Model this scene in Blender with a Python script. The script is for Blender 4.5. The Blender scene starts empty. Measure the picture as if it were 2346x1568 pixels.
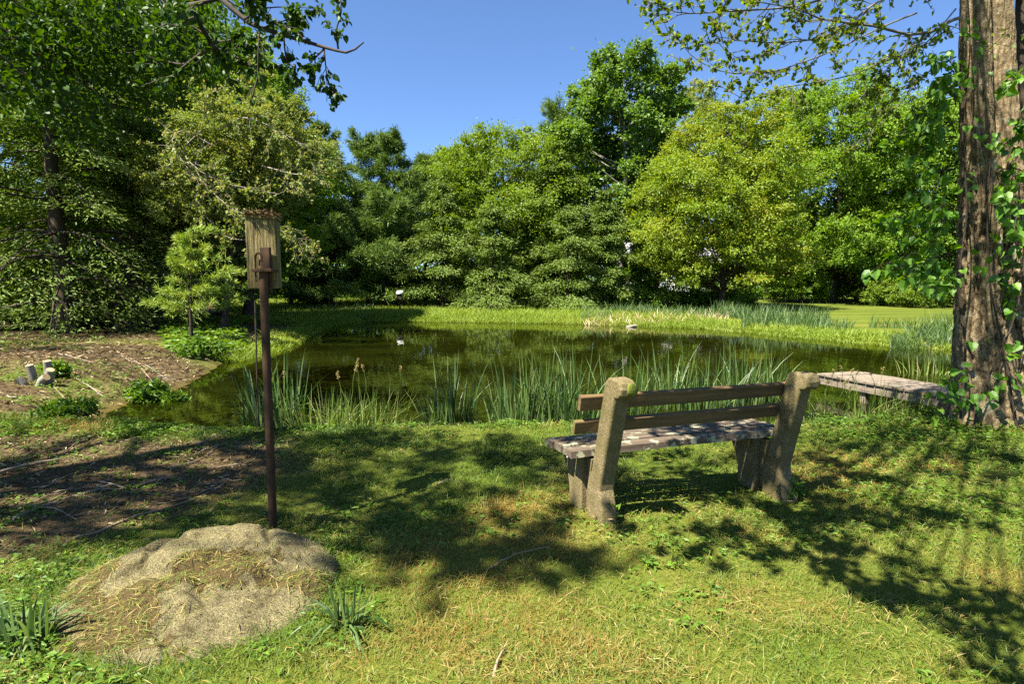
import bpy, math, random
import numpy as np
from math import radians, sin, cos, pi

# ------------------------------------------------------------------ camera, sky, sun, exposure
C = bpy.context.scene.collection
scene = bpy.context.scene
PITCH = radians(5.4)
CAM = np.array([0.0, 0.0, 1.4])
FPX = 20.0 / 36.0 * 1024
cam_d = bpy.data.cameras.new('camera'); cam_d.lens = 20.0; cam_d.sensor_width = 36.0
cam_d.clip_start = 0.05; cam_d.clip_end = 2000
cam = bpy.data.objects.new('camera', cam_d); C.objects.link(cam)
cam.location = CAM; cam.rotation_euler = (pi / 2 - PITCH, 0, 0)
scene.camera = cam

SUN_EL, SUN_AZ = radians(57), math.atan2(-0.76, -0.65)      # azimuth measured from +Y towards +X
SUNV = np.array([sin(SUN_AZ) * cos(SUN_EL), cos(SUN_AZ) * cos(SUN_EL), sin(SUN_EL)])
world = bpy.data.worlds.new('World'); scene.world = world; world.use_nodes = True
wn = world.node_tree.nodes; wl = world.node_tree.links
sky = wn.new('ShaderNodeTexSky'); sky.sky_type = 'NISHITA'; sky.sun_disc = False
sky.sun_elevation = SUN_EL; sky.sun_rotation = SUN_AZ % (2 * pi)
sky.air_density = 0.75; sky.dust_density = 0.3; sky.ozone_density = 8.0; sky.altitude = 0
wn['Background'].inputs['Strength'].default_value = 0.06
wl.new(sky.outputs[0], wn['Background'].inputs['Color'])
sun_d = bpy.data.lights.new('sun', 'SUN'); sun_d.energy = 5.0; sun_d.angle = radians(0.55); sun_d.color = (1, 0.94, 0.80)
sun = bpy.data.objects.new('sun', sun_d); C.objects.link(sun)
sun.rotation_euler = (pi / 2 - SUN_EL, 0, pi - SUN_AZ)
scene.view_settings.view_transform = 'Standard'; scene.view_settings.look = 'None'
scene.view_settings.exposure = 2.1; scene.view_settings.gamma = 1
scene.cycles.max_bounces = 6; scene.cycles.diffuse_bounces = 3; scene.cycles.glossy_bounces = 3
scene.cycles.transmission_bounces = 4; scene.cycles.transparent_max_bounces = 8
scene.cycles.caustics_reflective = False; scene.cycles.caustics_refractive = False
scene.cycles.use_denoising = False
scene.cycles.sample_clamp_indirect = 4.0

# ------------------------------------------------------------------ photograph-to-world helpers (2346 x 1568 px view)
def ray(dx, dy):
    u = (np.asarray(dx, float) * 1024 / 2346 - 512) / FPX; v = (342.5 - np.asarray(dy, float) * 685 / 1568) / FPX
    return np.stack([u, cos(PITCH) + v * sin(PITCH), -sin(PITCH) + v * cos(PITCH)], -1)
def P(dx, dy, Y):
    r = ray(dx, dy); return CAM + r * (np.asarray(Y, float) / r[..., 1])[..., None]
def G(dx, dy, z=0.0):
    r = ray(dx, dy); return CAM + r * ((z - CAM[2]) / r[..., 2])[..., None]

# ------------------------------------------------------------------ numpy noise
_perm = np.random.RandomState(7).rand(64, 64, 64)
def vnoise(x, y, z=0.0):
    x, y, z = np.broadcast_arrays(np.asarray(x, float), np.asarray(y, float), np.asarray(z, float))
    xi, yi, zi = np.floor(x).astype(int), np.floor(y).astype(int), np.floor(z).astype(int)
    fx, fy, fz = x - xi, y - yi, z - zi
    fx, fy, fz = (f * f * (3 - 2 * f) for f in (fx, fy, fz))
    o = 0
    for a in (0, 1):
        for b in (0, 1):
            for c in (0, 1):
                o = o + _perm[(xi + a) & 63, (yi + b) & 63, (zi + c) & 63] * (fx if a else 1 - fx) * (fy if b else 1 - fy) * (fz if c else 1 - fz)
    return o
def fbm(x, y, z=0.0, o=4):
    s, a, t = 0, 1.0, 0
    for i in range(o):
        s = s + a * vnoise(np.asarray(x) * 2 ** i + 13.1 * i, np.asarray(y) * 2 ** i + 7.7 * i, np.asarray(z) * 2 ** i + 3.3 * i); t += a; a *= .5
    return s / t
def sstep(a, b, x):
    t = np.clip((np.asarray(x, float) - a) / (b - a), 0, 1); return t * t * (3 - 2 * t)
def unit(v):
    return v / np.maximum(np.linalg.norm(v, axis=-1, keepdims=True), 1e-9)
def polysd(px, py, poly):
    """signed distance to a polygon, positive outside"""
    poly = np.asarray(poly)[:, :2]; d2 = np.full(px.shape, 1e18); ins = np.zeros(px.shape, bool)
    for i in range(len(poly)):
        a, b = poly[i], poly[(i + 1) % len(poly)]; e = b - a
        t = np.clip(((px - a[0]) * e[0] + (py - a[1]) * e[1]) / (e @ e), 0, 1)
        d2 = np.minimum(d2, (px - a[0] - t * e[0]) ** 2 + (py - a[1] - t * e[1]) ** 2)
        c = ((a[1] > py) != (b[1] > py)) & (px < e[0] * (py - a[1]) / (e[1] if e[1] else 1e-9) + a[0]); ins ^= c
    d = np.sqrt(d2); return np.where(ins, -d, d)

# ------------------------------------------------------------------ object helpers
ORG = {}
def tag(o, label=None, cat=None, group=None, kind=None):
    if label: o['label'] = label
    if cat: o['category'] = cat
    if group: o['group'] = group
    if kind: o['kind'] = kind
    return o
def thing(name, label, cat, loc, group=None):
    o = bpy.data.objects.new(name, None); C.objects.link(o); o.empty_display_size = .2
    o.location = loc; ORG[o.name] = np.array(loc, float)
    return tag(o, label, cat, group)
class MB:
    """collects vertices and faces (each face row keeps a random value) for ONE mesh"""
    def __init__(s): s.V = []; s.F = {3: [], 4: []}; s.R = {3: [], 4: []}; s.n = 0
    def add(s, V, F, r=None):
        V = np.asarray(V, float).reshape(-1, 3); F = np.asarray(F, int)
        if len(F) == 0: return
        k = F.shape[1]; s.V.append(V); s.F[k].append(F + s.n)
        s.R[k].append(np.full(len(F), .5) if r is None else np.broadcast_to(np.asarray(r, float), (len(F),))); s.n += len(V)
    def build(s, name, mat, parent=None, smooth=False, attrs=None):
        V = np.concatenate(s.V) if s.V else np.zeros((0, 3))
        if parent is not None: V = V - ORG[parent.name]
        F3 = np.concatenate(s.F[3]) if s.F[3] else np.zeros((0, 3), int)
        F4 = np.concatenate(s.F[4]) if s.F[4] else np.zeros((0, 4), int)
        R = np.concatenate([x for x in s.R[3] + s.R[4]]) if s.n else np.zeros(0)
        me = bpy.data.meshes.new(name)
        me.vertices.add(len(V)); me.vertices.foreach_set('co', V.astype(np.float32).ravel())
        L = np.concatenate([F3.ravel(), F4.ravel()]).astype(np.int32)
        me.loops.add(len(L)); me.loops.foreach_set('vertex_index', L)
        st = np.concatenate([np.arange(len(F3)) * 3, len(F3) * 3 + np.arange(len(F4)) * 4]).astype(np.int32)
        me.polygons.add(len(st)); me.polygons.foreach_set('loop_start', st)
        me.polygons.foreach_set('use_smooth', np.full(len(st), smooth))
        me.update(calc_edges=True)
        a = me.attributes.new('rnd', 'FLOAT', 'FACE'); a.data.foreach_set('value', R.astype(np.float32))
        for k, v in (attrs or {}).items():
            a = me.attributes.new(k, 'FLOAT', 'POINT'); a.data.foreach_set('value', np.asarray(v, np.float32))
        me.materials.append(mat)
        o = bpy.data.objects.new(name, me); C.objects.link(o)
        if parent is not None: o.parent = parent; ORG[o.name] = ORG[parent.name]
        else: ORG[o.name] = np.zeros(3)
        return o

def tube(mb, pts, rad, sides=6, r=.5, cap=True):
    pts = np.asarray(pts, float); n = len(pts); rad = np.broadcast_to(np.asarray(rad, float), (n,))
    T = unit(np.gradient(pts, axis=0)); ref = np.array([0, 0, 1.]) if abs(T[0][2]) < .9 else np.array([1., 0, 0])
    U = unit(np.cross(T, ref)); W = np.cross(T, U)
    a = np.arange(sides) / sides * 2 * pi
    V = pts[:, None] + rad[:, None, None] * (np.cos(a)[None, :, None] * U[:, None] + np.sin(a)[None, :, None] * W[:, None])
    i = np.arange(n - 1)[:, None] * sides; j = np.arange(sides)[None]; k = (j + 1) % sides
    mb.add(V.reshape(-1, 3), np.stack([i + j, i + k, i + sides + k, i + sides + j], -1).reshape(-1, 4), r)
    if cap:
        for e, f in ((0, 1), (n - 1, -1)):
            c = np.vstack([V[e], pts[e][None]]); q = np.arange(sides)
            mb.add(c, np.stack([(q + 1) % sides, q, np.full(sides, sides)], -1)[:, ::f], r)
def smooth_path(pts, n=12):
    """Catmull-Rom through the points"""
    p = np.asarray(pts, float); p = np.vstack([2 * p[0] - p[1], p, 2 * p[-1] - p[-2]]); out = []
    m = len(p) - 3
    for s in np.linspace(0, m - 1e-6, n):
        i = int(s); t = s - i; a, b, c, d = p[i:i + 4]
        out.append(.5 * (2 * b + (c - a) * t + (2 * a - 5 * b + 4 * c - d) * t * t + (3 * b - a - 3 * c + d) * t ** 3))
    return np.array(out)
BOXF = np.array([[0, 3, 2, 1], [4, 5, 6, 7], [0, 1, 5, 4], [1, 2, 6, 5], [2, 3, 7, 6], [3, 0, 4, 7]])
def rbox(mb, lo, hi, M=None, bev=.004, r=.5):
    """bevelled box, M maps local to world"""
    import bmesh
    bm = bmesh.new(); bmesh.ops.create_cube(bm, size=1.0)
    lo, hi = np.array(lo, float), np.array(hi, float)
    for v in bm.verts: v.co = tuple(lo + (np.array(v.co) + .5) * (hi - lo))
    if bev: bmesh.ops.bevel(bm, geom=bm.edges[:], offset=bev, segments=2, profile=.6, affect='EDGES')
    bmesh.ops.triangulate(bm, faces=bm.faces[:])
    V = np.array([v.co for v in bm.verts]); F = np.array([[v.index for v in f.verts] for f in bm.faces]); bm.free()
    if M is not None: V = M(V)
    mb.add(V, F, r)
def leaves(mb, B, D, N, L, W, r, fold=.15):
    """diamond leaves: one quad each"""
    D = unit(D); S = unit(np.cross(N, D)); N = np.cross(D, S); L = np.broadcast_to(L, (len(B),))[:, None]; W = np.broadcast_to(W, (len(B),))[:, None]
    m = B + D * L * .45
    V = np.stack([B, m + S * W / 2 + N * W * fold, B + D * L - N * L * .12, m - S * W / 2 + N * W * fold], 1)
    mb.add(V.reshape(-1, 3), np.arange(len(B) * 4).reshape(-1, 4), r)
def big_leaves(mb, B, D, N, L, W, r, heart=.25, fold=.2):
    """two folded quads along a midrib, widest near the base"""
    D = unit(D); S = unit(np.cross(N, D)); N = np.cross(D, S); L = np.broadcast_to(L, (len(B),))[:, None]; W = np.broadcast_to(W, (len(B),))[:, None]
    def at(u, s, h): return B + D * L * u + S * W * s + N * W * h
    V = np.stack([at(.02, 0, 0), at(-.06, .28, fold * .5), at(heart, .5, fold), at(.65, .34, fold * .5), at(1, 0, -.18),
                  at(.65, -.34, fold * .5), at(heart, -.5, fold), at(-.06, -.28, fold * .5), at(.55, 0, 0)], 1)
    i = np.arange(len(B))[:, None] * 9
    q = np.concatenate([i + np.array([[0, 1, 2, 8]]), i + np.array([[8, 2, 3, 4]]), i + np.array([[8, 4, 5, 6]]), i + np.array([[0, 8, 6, 7]])])
    mb.add(V.reshape(-1, 3), q, np.tile(np.broadcast_to(r, (len(B),)), 4))
def blades(mb, B, az, H, W, bend, r, lean=.15, segs=3, taper=.8):
    """grass or reed blades: bending outwards along az"""
    n = len(B); H = np.broadcast_to(H, (n,)); W = np.broadcast_to(W, (n,)); bend = np.broadcast_to(bend, (n,)); lean = np.broadcast_to(lean, (n,))
    d = np.stack([np.cos(az), np.sin(az), 0 * az], -1); tw = az + pi / 2 + (np.random.rand(n) - .5) * 2.2
    s = np.stack([np.cos(tw), np.sin(tw), 0 * az], -1); rows = []
    for k in range(segs + 1):
        t = k / segs; ang = lean + bend * t
        c = B + d * (H * t * np.sin(ang))[:, None] + np.array([0, 0, 1.]) * (H * t * np.cos(ang))[:, None]
        if k < segs: w = (W * .5 * (1 - taper * t ** 1.5))[:, None]; rows += [c - s * w, c + s * w]
        else: rows += [c]
    V = np.stack(rows, 1); m = V.shape[1]; i = np.arange(n)[:, None] * m
    for k in range(segs - 1):
        mb.add(V.reshape(-1, 3) if k == 0 else np.zeros((0, 3)), i + np.array([[0, 1, 3, 2]]) + 2 * k - (0 if k == 0 else n * m), r)
    if segs == 1: mb.add(V.reshape(-1, 3), i + np.array([[0, 1, 2]]), r)
    else: mb.add(np.zeros((0, 3)), i + np.array([[m - 3, m - 2, m - 1]]) - n * m, r)

# ------------------------------------------------------------------ materials
def nodes(name):
    m = bpy.data.materials.new(name); m.use_nodes = True; t = m.node_tree; t.nodes.clear()
    out = t.nodes.new('ShaderNodeOutputMaterial')
    def N(kind, **kw):
        n = t.nodes.new('ShaderNode' + kind)
        for k, v in kw.items():
            if k in n.inputs: n.inputs[k].default_value = v
            else: setattr(n, k, v)
        return n
    def Lk(a, b): t.links.new(a, b)
    return m, t, out, N, Lk
def ramp(N, stops):
    r = N('ValToRGB'); e = r.color_ramp.elements
    while len(e) < len(stops): e.new(.5)
    for x, (p, c) in zip(e, stops): x.position = p; x.color = (*c, 1)
    return r
def leafmat(name, cols, trans=.4, spec=.018, rough=.5):
    m, t, out, N, Lk = nodes(name)
    at = N('Attribute', attribute_name='rnd'); rp = ramp(N, [(i / max(1, len(cols) - 1), c) for i, c in enumerate(cols)])
    Lk(at.outputs['Fac'], rp.inputs[0]); col = rp.outputs[0]
    df = N('BsdfDiffuse'); Lk(col, df.inputs[0]); tr = N('BsdfTranslucent')
    hs = N('HueSaturation', Saturation=1.15, Value=1.5, Hue=.485); Lk(col, hs.inputs['Color']); Lk(hs.outputs[0], tr.inputs[0])
    mx = N('MixShader', Fac=trans); Lk(df.outputs[0], mx.inputs[1]); Lk(tr.outputs[0], mx.inputs[2])
    gl = N('BsdfGlossy', Roughness=rough); m2 = N('MixShader', Fac=spec); Lk(mx.outputs[0], m2.inputs[1]); Lk(gl.outputs[0], m2.inputs[2])
    Lk(m2.outputs[0], out.inputs[0]); return m
def surf(name, c1, c2, scale=(8, 8, 8), detail=8, rough=.85, bump=.3, bdist=.01, c3=None, c3scale=3, c3lim=(.55, .65), coord='Object', bscale=None, spec=.3, mid=None):
    """noise-mottled rough surface with an optional second patchy colour (moss, lichen)"""
    m, t, out, N, Lk = nodes(name)
    tc = N('TexCoord'); mp = N('Mapping'); mp.inputs['Scale'].default_value = scale; Lk(tc.outputs[coord], mp.inputs[0])
    nz = N('TexNoise', Scale=1.0, Detail=detail, Roughness=.65); Lk(mp.outputs[0], nz.inputs['Vector'])
    st = [(.3, c1), (.7, c2)] if mid is None else [(.3, c1), (.5, mid), (.7, c2)]
    rp = ramp(N, st); Lk(nz.outputs[0], rp.inputs[0]); col = rp.outputs[0]
    if c3 is not None:
        n3 = N('TexNoise', Scale=c3scale, Detail=6, Roughness=.7); Lk(tc.outputs[coord], n3.inputs['Vector'])
        r3 = ramp(N, [(c3lim[0], (0, 0, 0)), (c3lim[1], (1, 1, 1))]); Lk(n3.outputs[0], r3.inputs[0])
        mx = N('MixRGB'); Lk(r3.outputs[0], mx.inputs[0]); Lk(col, mx.inputs[1]); mx.inputs[2].default_value = (*c3, 1); col = mx.outputs[0]
    b = N('BsdfPrincipled', Roughness=rough); b.inputs['Specular IOR Level'].default_value = spec; Lk(col, b.inputs['Base Color'])
    bp = N('Bump', Strength=bump, Distance=bdist); Lk(nz.outputs[0], bp.inputs['Height']); Lk(bp.outputs[0], b.inputs['Normal'])
    Lk(b.outputs[0], out.inputs[0]); return m

M = {}
M['maple'] = leafmat('leaf_maple', [(0.055, 0.120, 0.007), (0.111, 0.203, 0.014), (0.188, 0.287, 0.028)])
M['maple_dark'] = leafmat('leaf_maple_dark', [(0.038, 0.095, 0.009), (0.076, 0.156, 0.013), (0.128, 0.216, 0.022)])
M['yellowgreen'] = leafmat('leaf_yellowgreen', [(0.070, 0.133, 0.009), (0.121, 0.201, 0.014), (0.171, 0.249, 0.020), (0.202, 0.255, 0.024), (0.262, 0.180, 0.024)])
M['limegreen'] = leafmat('leaf_limegreen', [(0.067, 0.121, 0.009), (0.123, 0.197, 0.015), (0.180, 0.252, 0.027)])
M['yellowgreen2'] = leafmat('leaf_young_maple', [(.06, .11, .008), (.11, .17, .015), (.16, .22, .025)], trans=.5)
M['olive'] = leafmat('leaf_olive', [(0.075, 0.106, 0.020), (0.125, 0.175, 0.030), (0.188, 0.237, 0.050), (0.213, 0.163, 0.050)])
M['poplar'] = leafmat('leaf_poplar', [(0.049, 0.103, 0.015), (0.091, 0.166, 0.025), (0.133, 0.221, 0.034)], spec=.025, rough=.45)
M['pine'] = leafmat('needle_pine', [(0.040, 0.084, 0.015), (0.071, 0.132, 0.026), (0.107, 0.174, 0.036), (0.143, 0.168, 0.030)], trans=.2)
M['hemlock'] = leafmat('needle_hemlock', [(0.049, 0.086, 0.013), (0.084, 0.134, 0.019), (0.138, 0.187, 0.034)], trans=.2)
M['sapling'] = leafmat('needle_sapling', [(0.100, 0.172, 0.023), (0.157, 0.243, 0.034), (0.215, 0.300, 0.052), (0.257, 0.315, 0.057), (0.429, 0.172, 0.034)], trans=.25)
M['vine'] = leafmat('leaf_vine', [(0.047, 0.121, 0.009), (0.081, 0.189, 0.013), (0.135, 0.270, 0.022)], trans=.45, spec=.025)
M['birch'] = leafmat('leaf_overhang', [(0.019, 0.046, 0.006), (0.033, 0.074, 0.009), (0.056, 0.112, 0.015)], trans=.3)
M['reed'] = leafmat('blade_reed', [(.022, .055, .012), (.045, .095, .02), (.08, .14, .032), (.13, .18, .06)], trans=.3, spec=.03)
M['tallgrass'] = leafmat('blade_tallgrass', [(.06, .11, .015), (.11, .18, .03), (.17, .23, .05), (.24, .22, .09)], trans=.3)
M['meadow'] = leafmat('blade_meadow', [(0.089, 0.149, 0.012), (0.139, 0.208, 0.020), (0.188, 0.248, 0.032), (0.248, 0.218, 0.048)], trans=.3)
M['lawn'] = leafmat('blade_lawn', [(.022, .05, .004), (.055, .105, .009), (.095, .15, .016), (.15, .155, .03), (.22, .135, .035)], trans=.25)
M['straw'] = leafmat('blade_straw', [(.07, .12, .02), (.14, .17, .03), (.24, .18, .05), (.36, .27, .12)], trans=.2)
M['weed'] = leafmat('leaf_weed', [(0.049, 0.109, 0.010), (0.087, 0.169, 0.016), (0.142, 0.229, 0.027)], trans=.35)
M['litter'] = leafmat('bark_chips', [(.045, .028, .013), (.10, .068, .03), (.19, .14, .07), (.36, .30, .19)], trans=.0, spec=.0)
M['deadreed'] = leafmat('blade_deadreed', [(.28, .20, .10), (.42, .32, .18), (.55, .46, .30)], trans=.2)
M['bark'] = surf('bark_brown', (.018, .012, .007), (.055, .04, .025), (9, 9, 2), bump=.8, bdist=.04)
M['bark_grey'] = surf('bark_grey', (.10, .09, .07), (.28, .26, .21), (9, 9, 2), bump=.6, bdist=.03)
M['bark_mid'] = surf('bark_mid', (.06, .05, .038), (.17, .15, .115), (9, 9, 2), bump=.6, bdist=.03)
M['twig_grey'] = surf('twig_grey', (.13, .11, .085), (.27, .24, .19), (9, 9, 3), bump=.2)
M['twig_dark'] = surf('twig_dark', (.018, .013, .009), (.05, .036, .025), (9, 9, 9), bump=.2)
M['twig'] = surf('twig_tan', (.13, .085, .05), (.34, .26, .17), (12, 12, 12), bump=.3)

# ------------------------------------------------------------------ terrain
WZ = -0.30
POND = [G(dx, dy, WZ) for dx, dy in ((2185, 803), (2020, 790), (1870, 777), (1720, 762), (1600, 752), (1450, 747), (1300, 742), (1150, 740), (1000, 738), (830, 738),
        (745, 748), (690, 768), (620, 800), (520, 828), (470, 858), (420, 886), (330, 914), (240, 945), (225, 962))]
POND += [np.array(p + (WZ,)) for p in ((-4.9, 6.9), (-3.6, 6.25), (-2.4, 6.1), (-1, 6.15), (0, 6.2), (1.5, 6.3), (3, 6.4), (4.2, 6.7), (5.2, 7.2), (6.5, 7.7), (9, 8.6), (12, 11), (13.5, 14))]
POND = np.array(POND)
MULCH_A = np.array([G(*p) for p in ((-900, 1000), (-100, 1000), (200, 1000), (450, 1005), (620, 1010), (640, 1050), (570, 1120), (420, 1180), (240, 1235), (0, 1275), (-900, 1300))])
MULCH_B = np.array([G(*p) for p in ((-700, 775), (0, 785), (250, 772), (480, 792), (500, 830), (455, 868), (400, 905), (240, 950), (0, 935), (-700, 960))])
WOODFLOOR = np.array([(-45, 15.6), (-9, 15.4), (-7.4, 17.5), (-8.5, 24), (-13, 30), (-18, 48), (-70, 48)])
def sdpond(x, y): return polysd(np.asarray(x, float), np.asarray(y, float), POND)
def height(x, y):
    x = np.asarray(x, float); y = np.asarray(y, float); sd = sdpond(x, y) + (fbm(x * 1.3, y * 1.3) - .5) * .25
    bw = .55 + 3.0 * sstep(8, 15, y) + 1.2 * sstep(-4, -6, x) * (1 - sstep(8, 15, y))
    top = -.10 * sstep(14, 24, y) + .45 * sstep(30, 52, y) + .03 * sstep(4.2, 6, x) * (1 - sstep(7, 10, y)) * sstep(3, 5, y)
    top = top + .10 * np.exp(-((x + 9) ** 2 / 14 + (y - 11.5) ** 2 / 6))
    top = top + (fbm(x * .35, y * .35) - .5) * .10 + (fbm(x * 2.2, y * 2.2, 3) - .5) * .05 + (fbm(x * 6, y * 6, 4) - .5) * .03 * sstep(9, 6, y)
    land = WZ + (top - WZ) * np.clip(sd / bw, 0, 1) ** .75
    return np.where(sd > 0, land, WZ - np.minimum(.9, -sd * .22) - .02)
def mulchmask(x, y):
    n = (fbm(x * 1.1, y * 1.1, 9) - .5) * 1.1
    far = sstep(.5, -.6, polysd(x, y, MULCH_B) / 1.6 + n) * (.62 + .5 * sstep(.55, .4, fbm(x * .5, y * .9, 2)))
    wood = .9 * sstep(.8, -.8, polysd(x, y, WOODFLOOR) + n)
    return np.clip(np.maximum(wood, np.maximum(sstep(.25, -.25, polysd(x, y, MULCH_A) + n * .6), far)), 0, 1)
def on(x, y, z=0.0):
    return np.array([x, y, float(height(x, y)) + z])

n1, n2 = 420, 460
u = np.linspace(-1, 1, n1); gx = np.sinh(6 * u) / np.sinh(6) * 500
w = np.linspace(-1, 1, n2); gy = np.sinh(6 * w) / np.sinh(6) * 500 + 4.5
X, Y = np.meshgrid(gx, gy); Z = height(X.ravel(), Y.ravel()); XY = (X.ravel(), Y.ravel())
i, j = np.meshgrid(np.arange(n2 - 1), np.arange(n1 - 1), indexing='ij'); a = i * n1 + j
gm = MB(); gm.add(np.stack([*XY, Z], -1), np.stack([a, a + 1, a + n1 + 1, a + n1], -1).reshape(-1, 4))
m, t, out, N, Lk = nodes('ground_soil_and_grass')
geo = N('NewGeometry'); am = N('Attribute', attribute_name='mulch'); aw = N('Attribute', attribute_name='wet')
na = N('TexNoise', Scale=1.3, Detail=8, Roughness=.7); nb = N('TexNoise', Scale=30, Detail=6, Roughness=.75); nc = N('TexNoise', Scale=.5, Detail=5)
mpy = N('Mapping'); mpy.inputs['Scale'].default_value = (.12, 1, 1); Lk(geo.outputs['Position'], mpy.inputs[0])
for q in (na, nb): Lk(geo.outputs['Position'], q.inputs['Vector'])
Lk(mpy.outputs[0], nc.inputs['Vector'])
g1 = ramp(N, [(.3, (.02, .03, .004)), (.5, (.04, .05, .008)), (.62, (.065, .06, .012)), (.75, (.10, .065, .02))]); Lk(na.outputs[0], g1.inputs[0])
g2 = ramp(N, [(.35, (.08, .12, .012)), (.52, (.14, .18, .02)), (.64, (.21, .21, .04)), (.72, (.26, .20, .06))]); Lk(nc.outputs[0], g2.inputs[0])
mm = N('MixRGB', Fac=.5); Lk(g1.outputs[0], mm.inputs[1]); Lk(g2.outputs[0], mm.inputs[2])
mf = ramp(N, [(.3, (.55, .55, .5)), (.7, (1.25, 1.25, 1.25))]); Lk(nb.outputs[0], mf.inputs[0])
mg = N('MixRGB', blend_type='MULTIPLY', Fac=1.0); Lk(mm.outputs[0], mg.inputs[1]); Lk(mf.outputs[0], mg.inputs[2])
mu = ramp(N, [(.3, (.030, .020, .010)), (.5, (.07, .048, .024)), (.7, (.15, .11, .06))]); Lk(nb.outputs[0], mu.inputs[0])
x1 = N('MixRGB'); Lk(am.outputs['Fac'], x1.inputs[0]); Lk(mg.outputs[0], x1.inputs[1]); Lk(mu.outputs[0], x1.inputs[2])
wt = ramp(N, [(.35, (.05, .032, .006)), (.65, (.11, .075, .015))]); Lk(na.outputs[0], wt.inputs[0])
x2 = N('MixRGB'); Lk(aw.outputs['Fac'], x2.inputs[0]); Lk(x1.outputs[0], x2.inputs[1]); Lk(wt.outputs[0], x2.inputs[2])
b = N('BsdfPrincipled', Roughness=.95); b.inputs['Specular IOR Level'].default_value = .1; Lk(x2.outputs[0], b.inputs['Base Color'])
bp = N('Bump', Strength=.7, Distance=.03); Lk(nb.outputs[0], bp.inputs['Height']); Lk(bp.outputs[0], b.inputs['Normal']); Lk(b.outputs[0], out.inputs[0])
M['ground'] = m
ground = gm.build('ground', m, smooth=True, attrs={'mulch': mulchmask(*XY), 'wet': sstep(.12, -.05, sdpond(*XY))}); tag(ground, kind='structure')

# water: dark, tea-coloured, nearly still
m, t, out, N, Lk = nodes('pond_water')
tc = N('NewGeometry'); mp = N('Mapping'); mp.inputs['Scale'].default_value = (2.2, 1.1, 1); Lk(tc.outputs['Position'], mp.inputs[0])
nz = N('TexNoise', Scale=1.6, Detail=3, Roughness=.5); Lk(mp.outputs[0], nz.inputs['Vector'])
bp = N('Bump', Strength=.06, Distance=.05); Lk(nz.outputs[0], bp.inputs['Height'])
gl = N('BsdfGlossy', Roughness=.025); gl.inputs['Color'].default_value = (.9, .9, .85, 1); Lk(bp.outputs[0], gl.inputs['Normal'])
tr = N('BsdfTransparent'); tr.inputs[0].default_value = (.34, .29, .10, 1)
mud = N('BsdfDiffuse'); n2_ = N('TexNoise', Scale=.5, Detail=4); Lk(tc.outputs['Position'], n2_.inputs['Vector'])
rr = ramp(N, [(.35, (.007, .009, .001)), (.65, (.018, .024, .002))]); Lk(n2_.outputs[0], rr.inputs[0]); Lk(rr.outputs[0], mud.inputs[0])
m1 = N('MixShader', Fac=.6); Lk(tr.outputs[0], m1.inputs[1]); Lk(mud.outputs[0], m1.inputs[2])
fr = N('Fresnel', IOR=1.33); Lk(bp.outputs[0], fr.inputs['Normal'])
m2 = N('MixShader'); Lk(fr.outputs[0], m2.inputs[0]); Lk(m1.outputs[0], m2.inputs[1]); Lk(gl.outputs[0], m2.inputs[2]); Lk(m2.outputs[0], out.inputs[0])
wm = MB(); lo = POND.min(0) - 1.0; hi = POND.max(0) + 1.0
wm.add([(lo[0], lo[1], WZ), (hi[0], lo[1], WZ), (hi[0], hi[1], WZ), (lo[0], hi[1], WZ)], [[0, 1, 2, 3]])
water = wm.build('pond_water', m); tag(water, kind='structure')

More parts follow.
